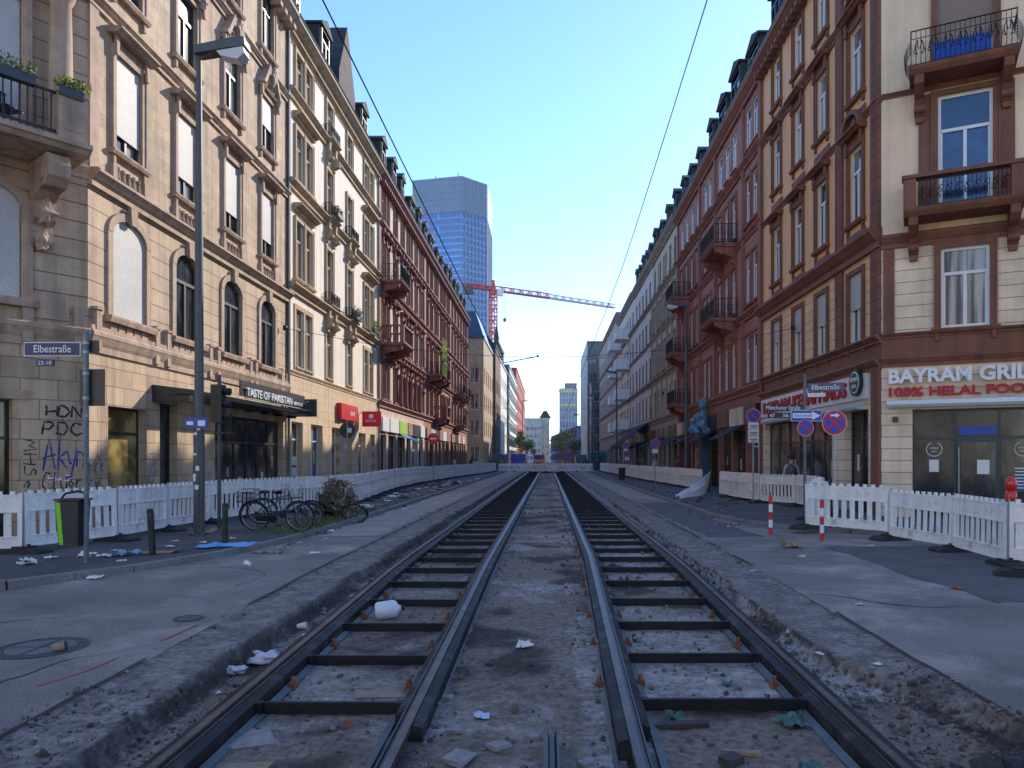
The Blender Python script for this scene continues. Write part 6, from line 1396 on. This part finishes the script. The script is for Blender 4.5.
# far vehicles and site things
t=thing('red_van','red van standing on the far road beyond the cross barriers','van',(-1.6,132,0))
MB().yz([(0,.4),(0,1.5),(.5,2.4),(4.6,2.4),(4.6,.4)],-1,1).build('body',redpl,t); MB().add([(-.85,.03,1.5),(.85,.03,1.5),(.8,.42,2.25),(-.8,.42,2.25)],[(0,1,2,3)]).build('windscreen',G['dark'],t,Matrix.Translation((0,-.03,.02)))
for x in(-.8,.8):
    MB().box(x-.12,x+.12,-.03,-.001,.75,.95).build('headlight',letW,t)
    for y in(.8,3.8): MB().lathe((x-.1,y,.35),[(.35,0),(.35,.2)],14,'x').build('wheel',blkm,t)
t=thing('site_container','blue site container on the left beyond the cross barriers','container',(-5.2,128,0)); MB().box(-1.2,1.2,0,5,.1,2.5).build('shell',blS,t)
mb=MB()
for k in range(9): mb.box(-1.1+k*.27,-1.0+k*.27,-.03,-.002,.2,2.4)
mb.build('ribs',blS,t)
t=thing('site_container','low teal site hut at the right beyond the far barriers','container',(7.6,112,0)); MB().box(-1.2,1.2,0,4,0,2.6).build('shell',mat('teal_paint',(.02,.12,.14)),t); MB().box(-.5,.5,-.03,-.002,1,2).build('window',G['dark'],t)
for k in range(7):
    t=thing('orange_barrier','orange and white plastic barrier on the far road beyond the cross row','barrier',(0.2+k*1.5-1,118+k*.4,0),0,'orange and white barriers on the far road'); MB().box(-.65,.65,-.2,.2,0,.25).xz([(-.65,.25),(.65,.25),(.6,.9),(-.6,.9)],-.12,.12).build('barrier_body',flat('orange_plastic',(.75,.25,.12)) if k%2==0 else letW,t)
for x,y,lb,c_ in((-7.3,112,'dark grey van on the crossing left of the blue container',(.04,.045,.05)),(6.0,135,'dark blue van beyond the cross barriers on the right',(.02,.04,.10))):
    v=copy_tree(bpy.data.objects['red_van']); v.name='parked_van'; v.location=(x,y,0); v['label']=lb; pm_=flat('van_paint',c_,.3,coat=.5)
    for ch in v.children:
        if ch.name.startswith('body'): ch.data=ch.data.copy(); ch.data.materials[0]=pm_
# trees
bark=mat('tree_bark',(.10,.08,.06),var=.3,vs=8)
def tree(label,x,y,h,r,seed,n=1800):
    t=thing('street_tree',label,'tree',(x,y,0)); rd=random.Random(seed)
    mb=MB().tube((0,0,-.2),(0,0,h*.45),.16,.1); 
    for k in range(6): a=k*1.05; mb.tube((0,0,h*.35),(r*.6*cos(a),r*.6*sin(a),h*.75),.07,.02)
    mb.build('trunk',bark,t); mb=MB()
    for k in range(9):
        a=rd.uniform(0,6.3); q=rd.uniform(.2,.75)*r; foliage(mb,(q*cos(a),q*sin(a),h*.62+rd.uniform(-.2,.3)*h),r*rd.uniform(.35,.6),n//9,seed*31+k,.38)
    mb.build('crown',[leafA,leafB],t); return t
tree('round green street tree in front of the low blue office block',3.6,190,9,3.6,1); tree('green street tree beside it to the right, before the blue block',6.2,175,6.5,2.2,4,900); tree('small green tree before the off white house at the left far end',-5.3,185,7.5,2.4,2); tree('slender green tree beside the red block, far left',-6.4,176,8.5,1.8,3,900)
# blue grape like ornament
t=thing('shop_ornament','blue sculpted figure ornament mounted over a right shop window','shop ornament',(9.45,45.5,0)); om=mat('blue_painted_ornament',(.16,.30,.42),var=.4,vs=6)
mb=MB().blob((0,0,5.1),.36,2,.4,1,(.8,.9,1)).blob((0,0,4.3),.3,2,.3,2,(.8,.8,1.8))
mb.build('figure',om,t); mb=MB()
for k in range(22): mb.blob((rd.gauss(0,.28)-.25,rd.gauss(0,.85),3.5+rd.gauss(0,.3)),rd.uniform(.14,.26),2,.3,k)
mb.build('cluster',om,t); MB().box(-.05,.35,-.12,.12,0.1,4.4).build('column',mat('blue_column_paint',(.03,.13,.22)),t)
# ---------------- LIGHT, SKY, CAMERA
SUN=Vector((1,1.5,.97)).normalized()
W=bpy.data.worlds.new('World'); S.world=W; W.use_nodes=True; nt=W.node_tree
sk=nt.nodes.new('ShaderNodeTexSky'); sk.sky_type='NISHITA'; sk.sun_disc=False; sk.sun_elevation=math.asin(SUN.z); sk.sun_rotation=atan2(SUN.x,SUN.y); sk.air_density=AIR; sk.dust_density=DUST; sk.ozone_density=OZ
hs=nt.nodes.new('ShaderNodeHueSaturation'); hs.inputs['Saturation'].default_value=SAT; hs.inputs['Hue'].default_value=.508; nt.links.new(sk.outputs[0],hs.inputs['Color']); nt.links.new(hs.outputs[0],nt.nodes['Background'].inputs[0]); nt.nodes['Background'].inputs[1].default_value=SKY
l=bpy.data.lights.new('sun','SUN'); l.energy=SUNE; l.angle=radians(.5); l.color=(1,.87,.70); lo=bpy.data.objects.new('sun',l); COL.objects.link(lo); lo.rotation_euler=SUN.to_track_quat('Z','Y').to_euler(); lo.location=(40,60,60)
c=bpy.data.cameras.new('camera'); co=bpy.data.objects.new('camera',c); COL.objects.link(co); co.location=(0,0,1.8); co.rotation_euler=(pi/2,0,0)
c.sensor_width=36; c.lens=745*36/1024; c.shift_x=-36/1024; c.shift_y=(458-384)/1024; c.clip_end=4000; c.clip_start=.05; S.camera=co
if HAZE>0:
    hm=bpy.data.materials.new('haze'); hm.use_nodes=True; n=hm.node_tree; n.nodes.remove(n.nodes['Principled BSDF']); pv=n.nodes.new('ShaderNodeVolumePrincipled'); pv.inputs['Color'].default_value=(.75,.85,1,1); pv.inputs['Density'].default_value=HAZE; n.links.new(pv.outputs[0],n.nodes['Material Output'].inputs['Volume'])
    o=MB().box(-890,890,-55,1490,-1.6,172).build('haze',hm); tag(o,'thin pale haze softening the far end of the street','haze',kind='stuff')
S.view_settings.view_transform='Standard'; S.view_settings.look='None'; S.view_settings.exposure=EXPO; S.view_settings.gamma=1
S.cycles.max_bounces=7; S.cycles.blur_glossy=.3; S.cycles.use_denoising=True
